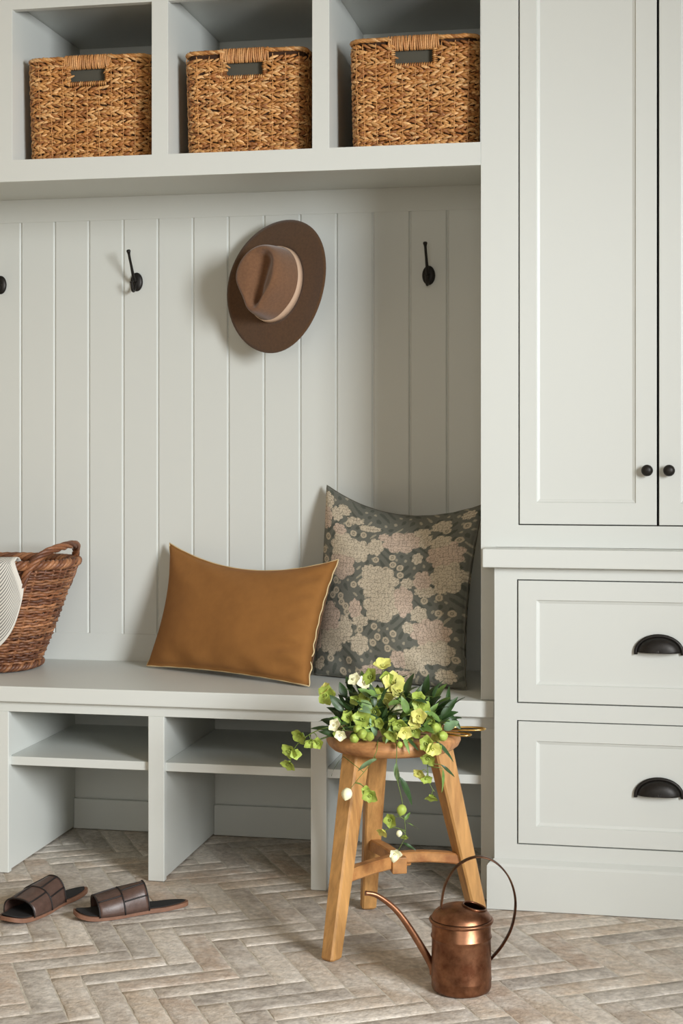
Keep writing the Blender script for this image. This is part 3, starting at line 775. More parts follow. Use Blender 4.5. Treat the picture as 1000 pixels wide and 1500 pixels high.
# ------------------------------------------------------------------ watering can
def can():
    cx,cy=-.333,-.595; CT,ST=math.cos(math.radians(16)),math.sin(math.radians(16)); r=empty('watering_can',(cx,cy,0),'small aged copper watering can with a long thin spout, in front of the stool','watering can')
    R=.0585
    m=MB(); pr=[(.0005,.0),(R*.90,.0),(R*.96,.002),(R,.008),(R*1.0,.020),(R*1.012,.0225),(R*1.012,.0245),(R*1.0,.027),(R*.985,.095),(R*.985,.101),(R*1.02,.1035),(R*1.02,.1055),(R*.985,.108),(R*.985,.128),(R*.93,.134)]
    m.lathe(pr,(cx,cy,0),n=72); m.build('body',COPPER,r,smooth=True)
    # domed top with an opening toward the right
    N,Q=120,30; V=[];F=[]; m=MB(); z0=.134
    def dome(rad): 
        t=rad/(R*1.0); return z0+.0305*math.sqrt(max(0,1-(t*.985)**2.6))
    for q in range(Q+1):
        rad=R*.995*(1-q/Q)+.0004
        for k in range(N): a=2*PI*k/N; V.append((cx+rad*math.cos(a),cy+rad*math.sin(a),dome(rad)))
    hx,hy,ha,hb=.0250,.006,.0225,.027
    for q in range(Q):
        for k in range(N):
            rad=R*.995*(1-(q+.5)/Q); a=2*PI*(k+.5)/N; x,y=rad*math.cos(a),rad*math.sin(a)
            if ((x-hx)/ha)**2+((y-hy)/hb)**2<1: continue
            F.append((q*N+k,q*N+(k+1)%N,(q+1)*N+(k+1)%N,(q+1)*N+k))
    m.add(V,F); m.build('domed_top',COPPER,r,smooth=True)
    m=MB(); m.tube([(cx+hx+ha*math.cos(a),cy+hy+hb*math.sin(a),dome(math.hypot(hx+ha*math.cos(a),hy+hb*math.sin(a)))+.0005) for a in [2*PI*k/48 for k in range(48)]],.0023,n=8,closed=True)
    m.build('opening_rim',COPPER,r,smooth=True)
    m=MB(); m.lathe([(R*.95,.129),(R*1.04,.131),(R*1.075,.1345),(R*1.075,.1365),(R*1.03,.139),(R*.97,.1375)],(cx,cy,0),n=72); m.build('shoulder_rim',COPPER,r,smooth=True)
    m=MB(); m.lathe([(R*.93,.130),(R*.93,.006),(.0005,.006)],(cx,cy,0),n=40); m.build('inside',MATS['dark_seam'],r)  # near-black shell: shade within the opening is put into its colour
    P=smooth_path([(cx-R*.92,cy,.026),(cx-.0605,cy-.002,.048),(cx-.096,cy-.015,.112),(cx-.126,cy-.025,.155),(cx-.159,cy-.040,.184),(cx-.181,cy-.050,.191)],8)
    Rr=[.0085-.0042*i/(len(P)-1) for i in range(len(P))]; Rr[-1]=.0052; Rr[-2]=.0048
    m=MB(); m.tube(P,Rr,n=16); m.build('spout',COPPER,r,smooth=True)
    # strap handle: from the left of the dome over the top and back to the right side
    H=[(cx-.0395,cy,.152),(cx-.0385,cy,.172),(cx-.030,cy,.208),(cx-.008,cy,.240),(cx+.028,cy,.2565),(cx+.064,cy,.2475),(cx+.094,cy,.215),(cx+.107,cy,.170),(cx+.101,cy,.122),(cx+.082,cy,.084),(cx+.058,cy,.056)]
    m=MB(); m.tube(smooth_path(H,9),.0062,n=12,flat=(1,.32) if False else (1,.30),up=None)
    m.v=m.v; m=MB(); P=smooth_path(H,9); n=len(P); V=[];F=[]
    for i,p in enumerate(P):
        d=(P[min(i+1,n-1)]-P[max(i-1,0)]).normalized(); o=Vector((0,1,0)); w=d.cross(o).normalized()
        for a,b_ in ((1,.35),(.6,1),(-.6,1),(-1,.35),(-1,-.35),(-.6,-1),(.6,-1),(1,-.35)): V.append(p+o*(a*.0075)+w*(b_*.0017))
    for i in range(n-1):
        for k in range(8): F.append((i*8+k,i*8+(k+1)%8,(i+1)*8+(k+1)%8,(i+1)*8+k))
    F+= [tuple(range(8)),tuple(range((n-1)*8,n*8))]
    m.add(V,F); m.v=[(cx+(x-cx)*CT-(y-cy)*ST,cy+(x-cx)*ST+(y-cy)*CT,z) for x,y,z in m.v]; m.build('handle',COPPERD,r,smooth=True)
    m=MB(); m.lathe([(.0005,.009),(.005,.008),(.009,.004),(.0095,0)],(cx-.0395*CT,cy-.0395*ST,.1495),n=20); m.build('handle_boss',COPPER,r,smooth=True)
can()

# ------------------------------------------------------------------ sandals
def sandal(toe,heel,label,yaw_off=0.):
    toe=Vector((*toe,0)); heel=Vector((*heel,0)); d=(heel-toe); L=d.length; d.normalize(); n=Vector((-d.y,d.x,0))
    r=empty('slide_sandal',tuple((toe+heel)/2),label,'sandal','pair of brown leather slide sandals')
    def hwid(t):   # half width along length t 0..1
        return .049*(math.sin(PI*min(1,max(0,t))**.78)**.42)*(1-.22*math.exp(-((t-.62)/.2)**2)-.16*t) if 0<t<1 else 0.0
    def W(x,y,z): return tuple(toe+d*x+n*y+Vector((0,0,z)))
    ts=[0.0]+[ (1-math.cos(PI*k/40))/2 for k in range(1,40)]+[1.0]
    def lift(t): return .010*max(0,(.18-t)/.18)**2+.004*max(0,(t-.75)/.25)
    def slab(z0,z1,ins,name,mt,bev):
        m=MB(); V=[];F=[]
        out=[(t*L,hwid(t)-ins*(1 if 0<t<1 else 0),t) for t in ts]; 
        out=[(ins+x*(1-2*ins/L),max(0,y),t) for x,y,t in out]
        loop=[(x,y,t) for x,y,t in out]+[(x,-y,t) for x,y,t in out[-2:0:-1]]
        k=len(loop)
        for z in (z0,z1): V+=[W(x,y+.006*math.sin(t*PI),z+lift(t)) for x,y,t in loop]
        F=[(i,(i+1)%k,k+(i+1)%k,k+i) for i in range(k)]
        m2=len(out)
        for base in (0,k):
            for i in range(m2-1):
                a=base+i;b_=base+i+1; c_=base+(k-i)%k; e=base+(k-i-1)
                if i==0: F.append((a,b_,e))
                elif i==m2-2: F.append((a,b_,c_))
                else: F.append((a,b_,e,c_))
        m.add(V,F); return m.build(name,mt,r,bevel=bev)
    slab(.0,.0095,0,'sole',TAN,.0018); slab(.0097,.0118,.0055,'insole',BLACKIN,.0006)
    m=MB(); A,B=33,17
    def st(i,j,off=0.,lo=0.,hi=1.):
        a=PI*(1-i/(A-1)); t=.19+.44*(lo+(hi-lo)*j/(B-1))
        # strap leans toward the heel at the top
        lean=-.006*math.sin(a); hgt=.036+.022*((t-.19)/.44)
        w=hwid(t)+.001+off; x=t*L+lean*(.6+.6*(t-.19)/.44)
        sa=math.sin(a)**.72 if math.sin(a)>0 else 0
        return W(x,.006*math.sin(t*PI)+w*math.copysign(abs(math.cos(a))**.85,math.cos(a)),.008+(hgt+off)*sa+lift(t))
    m.grid(A,B,lambda i,j:st(i,j)); m.build('strap',LEATH,r,smooth=True,solid=.0024)
    m=MB()
    for j in (0,B-1): m.tube([st(i,j,.0012) for i in range(A)],.0017,n=6)
    m.tube([st(i,8,.0018) for i in range(A)],.0018,n=6)
    for i,(lo,hi) in ((9,(0,8)),(18,(0,8)),(13,(8,16)),(22,(8,16)),(27,(0,8)),(5,(8,16))):
        m.tube([st(i,j,.0018) for j in range(lo,hi+1)],.0018,n=6)
    m.build('strap_seam',SEAM,r,smooth=True)
sandal((-1.234,-.322),(-1.012,-.178),'brown slide sandal lying side-on, the right one of the pair')
sandal((-1.370,-.392),(-1.282,-.120),'brown slide sandal pointing at the viewer, the left one of the pair')

# ------------------------------------------------------------------ scissors on the stool
def scissors():
    r=empty('brass_scissors',(-.40,-.27,.44),'small scissors with brass loop handles lying on the stool edge','scissors')
    def loop(c,a,b_,rot,z,tilt=0.):
        m=MB(); cr,sr=math.cos(rot),math.sin(rot); P=[]
        for k in range(40):
            q=2*PI*k/40; x=a*math.cos(q); y=b_*math.sin(q)*(1+.25*math.cos(q)); P.append((c[0]+x*cr-y*sr,c[1]+x*sr+y*cr,z+tilt*x))
        m.tube(P,.0021,n=8,closed=True); m.build('handle_loop',BRASS,r,smooth=True)
    loop((-.365,-.262),.046,.018,.12,.4465); loop((-.378,-.305),.034,.016,-.22,.4425)
    m=MB(); m.tube([(-.411,-.270,.4465),(-.43,-.278,.4445),(-.455,-.286,.4425)],[.0021,.0026,.003],n=8); m.tube([(-.411,-.298,.4425),(-.432,-.288,.4430),(-.455,-.280,.4420)],[.0021,.0026,.003],n=8)
    m.build('shank',BRASS,r,smooth=True)
    m=MB()
    for s in (1,-1):
        V=[(-.450,-.283+s*.004,.4405),(-.450,-.283-s*.002,.4405),(-.520,-.296+s*.003,.4385),(-.450,-.283+s*.004,.4425),(-.450,-.283-s*.002,.4425),(-.520,-.296+s*.003,.4395)]
        m.add(V,[(0,1,2),(3,4,5),(0,1,4,3),(1,2,5,4),(0,2,5,3)])
    m.build('blade',STEEL,r)
scissors()

# ------------------------------------------------------------------ hellebore sprigs
def leafmesh(m,p,d,L,w,up=(0,0,1),droop=.25,fold=.25,twist=0.):
    p=Vector(p); d=Vector(d).normalized(); u=Vector(up); u=(u-d*u.dot(d)); u=u.normalized() if u.length>1e-3 else d.orthogonal().normalized()
    if twist: u=Quaternion(d,twist)@u
    s=d.cross(u); n=9; V=[];F=[]
    for i in range(n):
        t=i/(n-1); c=p+d*(L*t)-u*(droop*L*t*t)
        ww=w*math.sin(PI*min(1,t*.96+.03))**.8*(1-.25*t)
        for k in (-1,-.5,0,.5,1): V.append(c+s*(k*ww)+u*(abs(k)*ww*fold+.0006*math.sin(9*t+k)))
    for i in range(n-1):
        for k in range(4): F.append((i*5+k,i*5+k+1,(i+1)*5+k+1,(i+1)*5+k))
    m.add(V,F)
def flowermesh(m,p,d,R,cup=.55,n=5,rot=0.,seed=0):
    """petals around axis d; cup 0 = flat open, 1 = closed"""
    rr=random.Random(seed); p=Vector(p); d=Vector(d).normalized(); a=d.orthogonal().normalized(); b_=d.cross(a)
    for q in range(n):
        th=rot+2*PI*q/n+rr.uniform(-.12,.12); c_=cup+rr.uniform(-.08,.08); o=a*math.cos(th)+b_*math.sin(th); s=d.cross(o)
        L=R*rr.uniform(.92,1.1); V=[];F=[]; N=7
        for i in range(N):
            t=i/(N-1); ang=c_*1.25*(1-.45*t); 
            rad=L*(t*math.cos(ang)) ; hgt=L*(t*math.sin(ang))+.10*L*t*t
            ww=L*.50*(math.sin(PI*min(1,.08+.86*t))**.62)*(1 if t<.98 else .3)
            for k in (-1,-.5,0,.5,1):
                V.append(p+o*(rad)+d*(hgt+.10*ww*abs(k)+.04*L*math.sin(5*t+k*3+q))+s*(k*ww)-o*(.16*ww*k*k))
        for i in range(N-1):
            for k in range(4): F.append((i*5+k,i*5+k+1,(i+1)*5+k+1,(i+1)*5+k))
        m.add(V,F)
def ball(m,p,R,d,seed=0):
    p=Vector(p); rr=random.Random(seed)
    for q in range(7):
        V=[]
    m.lathe([(.0003,-R*1.0),(R*.55,-R*.86),(R*.9,-R*.4),(R,.05*R),(R*.86,R*.5),(R*.5,R*.9),(R*.12,R*1.15),(.0003,R*1.2)],(0,0,0),n=16)
    k=len(m.v)-8*16; Q=Vector((0,0,1)).rotation_difference(Vector(d).normalized())
    for i in range(k,len(m.v)):
        v=Vector(m.v[i]); an=math.atan2(v.y,v.x); f=1-.09*abs(math.sin(an*2.5)); v.x*=f; v.y*=f; m.v[i]=tuple(p+Q@v)
def sprig(label,stem,heads,leaves,r0=.0016):
    """stem: points; heads: (pos, dir, R, cup, kind); leaves: (pos, dir, L, w, kind)"""
    base=stem[0]; r=empty('hellebore_sprig',base,label,'flower','cut green hellebore sprigs on the stool')
    P=smooth_path(stem,6); m=MB(); m.tube(P,[r0*(1-.45*i/len(P)) for i in range(len(P))],n=6)
    def near(q): return min(P,key=lambda a:(a-Vector(q)).length)
    for h in heads:
        q=Vector(h[0]); s=near(q)
        if (q-s).length>.004: m.tube(smooth_path([s,(s+q)/2+Vector((0,0,.006)),q],4),.0009,n=5)
    for l in leaves:
        q=Vector(l[0]); s=near(q)
        if (q-s).length>.004: m.tube([s,q],.0008,n=5)
    m.build('stem',STEM,r,smooth=True)
    for i,(p,d,R,cup,kind) in enumerate(heads):
        m=MB(); mt={'g':PETG,'y':PETY,'w':PETW,'b':PETG,'c':PETW}[kind]
        if kind in 'bc': ball(m,p,R,d,i); m.build('bud',mt,r,smooth=True)
        else:
            flowermesh(m,p,d,R,cup,rot=i*.7,seed=i+int(R*9999)); 
            for k in range(7):
                a=2*PI*k/7; q=Vector(d).normalized(); u=q.orthogonal().normalized(); w=q.cross(u); st=Vector(p)
                m.tube([st,st+q*R*.42+(u*math.cos(a)+w*math.sin(a))*R*.16],[.0006,.0011],n=4)
            m.build('flower',mt,r,smooth=True)
    for i,(p,d,L,w,kind) in enumerate(leaves):
        m=MB(); leafmesh(m,p,d,L,w,up=(0,-.5,.85),twist=math.sin(i*2.3)*.6); m.build('leaf',{'d':LEAFD,'m':LEAFM,'p':LEAFP}[kind],r,smooth=True)
#SPRIGS#
sprig('hellebore sprig standing tallest at the centre of the bunch',
  [(-0.532, -0.28, 0.421), (-0.532, -0.29, 0.471), (-0.534, -0.3, 0.532), (-0.537, -0.3, 0.565)],
  [((-0.537, -0.3, 0.578), (0.1, -0.5, 1), 0.0232, 0.7, 'y'), ((-0.557, -0.31, 0.558), (-0.5, -0.8, 0.4), 0.0232, 0.6799999999999999, 'g'), ((-0.515, -0.31, 0.549), (0.5, -1, 0.3), 0.0256, 0.43, 'y'), ((-0.539, -0.32, 0.532), (-0.1, -1, -0.5), 0.022, 0.63, 'g'), ((-0.527, -0.31, 0.562), (0.2, -1, -0.2), 0.0183, 0.7799999999999999, 'g'), ((-0.546, -0.342, 0.528), (0.39, -1.0, 0.19), 0.0157, 0.71, 'g'), ((-0.521, -0.363, 0.46), (0.26, -1.0, 0.05), 0.0176, 0.78, 'g'), ((-0.542, -0.356, 0.494), (-0.41, -1.0, -0.05), 0.0183, 0.52, 'g')],
  [((-0.537, -0.3, 0.532), (0.043, 0.01, 0.037), 0.06, 0.007, 'd'), ((-0.538, -0.25, 0.482), (-0.02, -0.24, 0.95), 0.041, 0.0113, 'm'), ((-0.517, -0.312, 0.521), (0.08, 0.05, 0.95), 0.052, 0.0117, 'd'), ((-0.497, -0.29, 0.483), (-0.29, -0.3, 0.91), 0.038, 0.0099, 'd'), ((-0.515, -0.328, 0.48), (-0.25, -0.58, 0.92), 0.044, 0.009, 'd'), ((-0.539, -0.24, 0.502), (0.17, -0.13, 0.94), 0.044, 0.01, 'd'), ((-0.548, -0.356, 0.499), (-0.51, -0.74, 0.83), 0.036, 0.0121, 'd'), ((-0.544, -0.309, 0.466), (-0.23, -0.73, 0.93), 0.052, 0.0125, 'd'), ((-0.526, -0.368, 0.52), (0.24, -0.67, 0.92), 0.054, 0.009, 'd'), ((-0.507, -0.297, 0.519), (-0.1, -0.1, 0.95), 0.039, 0.0119, 'd'), ((-0.522, -0.37, 0.472), (0.38, -0.24, 0.88), 0.062, 0.0091, 'd'), ((-0.536, -0.287, 0.467), (0.64, -0.6, 0.74), 0.043, 0.0125, 'd'), ((-0.495, -0.36, 0.515), (0.28, -0.79, 0.91), 0.046, 0.0118, 'd'), ((-0.496, -0.295, 0.497), (-0.04, -0.65, 0.95), 0.06, 0.0127, 'd'), ((-0.513, -0.288, 0.519), (0.19, -0.43, 0.93), 0.049, 0.0094, 'd'), ((-0.486, -0.379, 0.52), (-0.46, -0.59, 0.05), 0.033, 0.0103, 'm'), ((-0.544, -0.357, 0.519), (-0.34, -0.39, 0.42), 0.047, 0.0111, 'm'), ((-0.518, -0.364, 0.505), (-0.93, -0.48, 0.06), 0.031, 0.0101, 'm'), ((-0.485, -0.353, 0.525), (0.47, -0.27, 0.59), 0.043, 0.0118, 'd'), ((-0.53, -0.335, 0.476), (0.74, -0.61, 0.63), 0.046, 0.011, 'p'), ((-0.522, -0.376, 0.532), (-0.82, -0.82, 0.21), 0.037, 0.0102, 'p'), ((-0.518, -0.376, 0.472), (0.5, -0.88, 0.48), 0.039, 0.0098, 'm')],0.0016)
sprig('hellebore sprig with yellow blooms just right of the tallest stem',
  [(-0.515, -0.27, 0.421), (-0.509, -0.29, 0.465), (-0.506, -0.31, 0.505), (-0.501, -0.32, 0.529)],
  [((-0.498, -0.32, 0.535), (0.4, -1, 0), 0.0244, 0.48000000000000004, 'y'), ((-0.521, -0.33, 0.518), (-0.2, -1, -0.3), 0.022, 0.53, 'y'), ((-0.501, -0.34, 0.504), (0.2, -1, 0.2), 0.0195, 0.43, 'w'), ((-0.46, -0.3, 0.517), (0.26, -1.0, 0.25), 0.0146, 0.6799999999999999, 'g'), ((-0.513, -0.34, 0.486), (0, -1, -0.5), 0.0183, 0.7799999999999999, 'g'), ((-0.415, -0.358, 0.463), (0.28, -1.0, -0.02), 0.0161, 0.54, 'g'), ((-0.448, -0.361, 0.514), (-0.02, -1.0, -0.0), 0.0175, 0.68, 'g'), ((-0.453, -0.344, 0.523), (0.18, -1.0, 0.23), 0.0178, 0.8, 'g'), ((-0.452, -0.382, 0.479), (-0.32, -1.0, 0.03), 0.0178, 0.62, 'y')],
  [((-0.479, -0.29, 0.488), (0.016, 0.01, 0.051), 0.057, 0.008, 'm'), ((-0.494, -0.29, 0.48), (0.012, 0.02, 0.046), 0.054, 0.008, 'd'), ((-0.47, -0.25, 0.476), (0.04, -0.51, 0.95), 0.054, 0.0099, 'd'), ((-0.447, -0.249, 0.495), (0.34, -0.42, 0.9), 0.043, 0.0119, 'd'), ((-0.43, -0.294, 0.5), (0.38, -0.33, 0.88), 0.058, 0.0128, 'm'), ((-0.508, -0.263, 0.451), (0.43, 0.08, 0.86), 0.058, 0.0107, 'd'), ((-0.469, -0.261, 0.499), (0.27, -0.73, 0.92), 0.037, 0.0129, 'd'), ((-0.444, -0.324, 0.512), (0.45, -0.19, 0.86), 0.047, 0.0099, 'd'), ((-0.477, -0.364, 0.527), (0.17, -0.2, 0.94), 0.053, 0.0126, 'd'), ((-0.445, -0.308, 0.515), (0.15, -0.35, 0.94), 0.055, 0.0098, 'd'), ((-0.445, -0.247, 0.481), (0.75, -0.65, 0.64), 0.058, 0.0121, 'd'), ((-0.503, -0.276, 0.457), (0.38, -0.21, 0.88), 0.06, 0.0107, 'd'), ((-0.454, -0.263, 0.486), (0.42, 0.13, 0.86), 0.039, 0.0129, 'm'), ((-0.42, -0.339, 0.526), (0.29, -0.51, 0.91), 0.061, 0.0132, 'd'), ((-0.423, -0.325, 0.473), (0.87, -0.28, 0.5), 0.056, 0.0112, 'd'), ((-0.486, -0.314, 0.469), (0.66, -0.15, 0.73), 0.06, 0.0111, 'd'), ((-0.43, -0.282, 0.489), (0.75, -0.25, 0.64), 0.054, 0.0124, 'd'), ((-0.464, -0.275, 0.503), (0.37, 0.0, 0.89), 0.051, 0.0104, 'd'), ((-0.472, -0.374, 0.495), (-0.13, -0.33, 0.72), 0.039, 0.0101, 'm'), ((-0.46, -0.367, 0.524), (0.4, -0.22, 0.03), 0.033, 0.009, 'd'), ((-0.472, -0.349, 0.498), (-0.79, -0.39, 0.1), 0.039, 0.0099, 'm'), ((-0.434, -0.379, 0.469), (0.27, -0.32, 0.49), 0.04, 0.012, 'm'), ((-0.453, -0.349, 0.465), (0.71, -0.74, 0.59), 0.045, 0.0122, 'd'), ((-0.444, -0.37, 0.467), (0.56, -0.76, 0.08), 0.046, 0.0095, 'm'), ((-0.479, -0.338, 0.514), (-0.16, -0.35, 0.1), 0.037, 0.0114, 'm'), ((-0.489, -0.362, 0.485), (0.64, -0.65, 0.56), 0.041, 0.0102, 'm')],0.0016)
sprig('hellebore sprig with a cream bloom at the upper left of the bunch',
  [(-0.565, -0.27, 0.419), (-0.569, -0.29, 0.47), (-0.583, -0.3, 0.516), (-0.587, -0.3, 0.538)],
  [((-0.596, -0.31, 0.553), (-0.4, -1, 0.6), 0.0159, 0.38, 'w'), ((-0.576, -0.31, 0.547), (0.3, -1, 0.5), 0.0171, 0.43, 'w'), ((-0.573, -0.32, 0.522), (0.1, -1, -0.7), 0.0232, 0.73, 'g'), ((-0.543, -0.33, 0.51), (0, -1, -0.4), 0.0195, 0.6799999999999999, 'g'), ((-0.563, -0.357, 0.523), (-0.44, -1.0, 0.3), 0.0172, 0.56, 'g'), ((-0.583, -0.369, 0.521), (-0.21, -1.0, -0.25), 0.015, 0.63, 'g'), ((-0.558, -0.369, 0.476), (0.34, -1.0, 0.09), 0.0192, 0.74, 'g'), ((-0.529, -0.374, 0.474), (-0.23, -1.0, -0.11), 0.0148, 0.77, 'g')],
  [((-0.607, -0.29, 0.521), (-0.013, 0.01, 0.035), 0.041, 0.008, 'd'), ((-0.544, -0.367, 0.506), (-0.1, 0.06, 0.95), 0.049, 0.0099, 'd'), ((-0.621, -0.241, 0.454), (-0.69, -0.74, 0.7), 0.061, 0.0111, 'd'), ((-0.598, -0.303, 0.495), (-0.4, -0.79, 0.87), 0.054, 0.0128, 'd'), ((-0.587, -0.322, 0.506), (-0.26, -0.71, 0.92), 0.057, 0.0105, 'd'), ((-0.563, -0.258, 0.47), (-0.31, -0.23, 0.91), 0.049, 0.0134, 'd'), ((-0.608, -0.273, 0.517), (-0.16, -0.67, 0.94), 0.045, 0.0114, 'd'), ((-0.556, -0.317, 0.475), (-0.55, -0.48, 0.8), 0.048, 0.009, 'd'), ((-0.528, -0.364, 0.474), (0.53, -0.52, 0.81), 0.042, 0.0108, 'd'), ((-0.59, -0.24, 0.491), (-0.17, -0.08, 0.94), 0.061, 0.0091, 'd'), ((-0.616, -0.312, 0.513), (-0.33, -0.18, 0.9), 0.036, 0.0102, 'd'), ((-0.545, -0.304, 0.49), (-0.07, 0.15, 0.95), 0.053, 0.0126, 'd'), ((-0.588, -0.246, 0.47), (0.0, -0.43, 0.95), 0.061, 0.0129, 'd'), ((-0.582, -0.247, 0.518), (-0.23, -0.23, 0.93), 0.046, 0.0103, 'm'), ((-0.607, -0.284, 0.455), (-0.78, -0.07, 0.62), 0.051, 0.0118, 'd'), ((-0.568, -0.253, 0.493), (-0.44, 0.14, 0.86), 0.061, 0.0093, 'd'), ((-0.599, -0.243, 0.484), (-0.45, 0.09, 0.85), 0.055, 0.0111, 'd'), ((-0.595, -0.344, 0.479), (0.4, -0.77, 0.22), 0.034, 0.0123, 'm'), ((-0.535, -0.377, 0.529), (-0.46, -0.6, 0.5), 0.032, 0.0109, 'm'), ((-0.547, -0.372, 0.463), (-0.53, -0.21, 0.39), 0.036, 0.0102, 'p'), ((-0.547, -0.376, 0.469), (-0.76, -0.33, 0.5), 0.044, 0.0097, 'p'), ((-0.548, -0.372, 0.502), (-0.69, -0.31, 0.48), 0.035, 0.0117, 'm'), ((-0.576, -0.375, 0.503), (0.75, -0.85, 0.07), 0.04, 0.0107, 'p'), ((-0.587, -0.376, 0.472), (-0.57, -0.44, 0.07), 0.035, 0.0115, 'd'), ((-0.591, -0.362, 0.518), (0.45, -0.64, 0.09), 0.043, 0.011, 'd')],0.0016)
sprig('hellebore sprig leaning out left with one greenish bloom',
  [(-0.569, -0.29, 0.421), (-0.596, -0.31, 0.465), (-0.622, -0.33, 0.502), (-0.641, -0.34, 0.52)],
  [((-0.648, -0.345, 0.524), (-0.4, -1, 0.1), 0.0232, 0.33, 'g'), ((-0.653, -0.34, 0.535), (-0.5, -0.6, 0.6), 0.0146, 0.48000000000000004, 'y'), ((-0.553, -0.374, 0.445), (-0.41, -1.0, 0.24), 0.0151, 0.69, 'g'), ((-0.6, -0.361, 0.476), (-0.36, -1.0, -0.09), 0.0159, 0.77, 'y')],
  [((-0.606, -0.32, 0.481), (0.01, 0.01, 0.036), 0.041, 0.007, 'm'), ((-0.615, -0.33, 0.498), (-0.012, 0.01, 0.027), 0.033, 0.006, 'd'), ((-0.597, -0.33, 0.458), (-0.83, 0.09, 0.55), 0.059, 0.0101, 'd'), ((-0.576, -0.282, 0.497), (-0.07, -0.1, 0.95), 0.046, 0.0108, 'd'), ((-0.564, -0.347, 0.476), (-0.01, -0.53, 0.95), 0.037, 0.0113, 'd'), ((-0.611, -0.367, 0.494), (-0.56, -0.25, 0.8), 0.044, 0.0115, 'd'), ((-0.638, -0.253, 0.447), (-0.9, -0.66, 0.45), 0.055, 0.0119, 'd'), ((-0.59, -0.252, 0.464), (-0.55, -0.47, 0.8), 0.057, 0.0105, 'd'), ((-0.603, -0.276, 0.464), (-0.18, -0.41, 0.93), 0.057, 0.012, 'd'), ((-0.583, -0.254, 0.45), (-0.26, -0.3, 0.92), 0.054, 0.0126, 'd'), ((-0.603, -0.348, 0.49), (0.55, -0.77, 0.05), 0.038, 0.011, 'm'), ((-0.6, -0.362, 0.487), (0.18, -0.48, 0.38), 0.039, 0.0105, 'd'), ((-0.599, -0.333, 0.452), (0.25, -0.24, 0.44), 0.045, 0.0107, 'p'), ((-0.557, -0.353, 0.479), (0.91, -0.56, 0.18), 0.031, 0.0123, 'p')],0.0016)
sprig('hellebore sprig drooping past the left edge of the seat',
  [(-0.558, -0.31, 0.43), (-0.605, -0.34, 0.45), (-0.647, -0.37, 0.458), (-0.687, -0.38, 0.441), (-0.714, -0.38, 0.415), (-0.723, -0.38, 0.387)],
  [((-0.7, -0.38, 0.445), (-0.4, -0.8, -0.5), 0.0207, 0.63, 'g'), ((-0.678, -0.385, 0.433), (0.2, -0.8, -0.7), 0.0183, 0.7799999999999999, 'g'), ((-0.66, -0.385, 0.428), (-0.15, -1.0, 0.03), 0.0159, 0.7799999999999999, 'g'), ((-0.723, -0.38, 0.41), (-0.3, -1, -0.3), 0.0207, 0.58, 'g'), ((-0.724, -0.38, 0.383), (-0.3, -0.8, -0.6), 0.0195, 0.63, 'g'), ((-0.714, -0.38, 0.402), (0.42, -1.0, 0.07), 0.0146, 0.6799999999999999, 'g'), ((-0.614, -0.372, 0.447), (-0.43, -1.0, -0.29), 0.0166, 0.66, 'g'), ((-0.56, -0.36, 0.44), (-0.08, -1.0, 0.07), 0.0146, 0.56, 'y')],
  [((-0.616, -0.36, 0.449), (-0.062, -0.01, 0.017), 0.068, 0.009, 'd'), ((-0.622, -0.37, 0.441), (-0.048, -0.005, -0.002), 0.051, 0.008, 'm'), ((-0.609, -0.36, 0.437), (-0.048, -0.02, 0.017), 0.057, 0.008, 'd'), ((-0.575, -0.269, 0.45), (-0.75, 0.08, 0.64), 0.059, 0.0129, 'd'), ((-0.606, -0.315, 0.464), (-0.59, -0.07, 0.78), 0.04, 0.0131, 'd'), ((-0.635, -0.289, 0.45), (-0.93, -0.26, 0.38), 0.041, 0.0099, 'd'), ((-0.575, -0.335, 0.475), (-0.65, -0.34, 0.74), 0.048, 0.0133, 'd'), ((-0.589, -0.368, 0.465), (-0.93, -0.15, 0.39), 0.056, 0.011, 'd'), ((-0.593, -0.35, 0.461), (-0.68, -0.5, 0.71), 0.038, 0.0104, 'd'), ((-0.582, -0.36, 0.479), (-0.57, -0.16, 0.79), 0.055, 0.0125, 'd'), ((-0.59, -0.321, 0.474), (-0.62, -0.26, 0.76), 0.048, 0.009, 'm'), ((-0.582, -0.333, 0.453), (0.13, -0.39, 0.27), 0.045, 0.0093, 'm'), ((-0.587, -0.348, 0.463), (-0.64, -0.76, 0.03), 0.038, 0.0115, 'm'), ((-0.612, -0.374, 0.466), (-0.19, -0.85, 0.74), 0.038, 0.0108, 'm'), ((-0.574, -0.361, 0.452), (-0.34, -0.61, 0.01), 0.037, 0.0114, 'm')],0.0016)
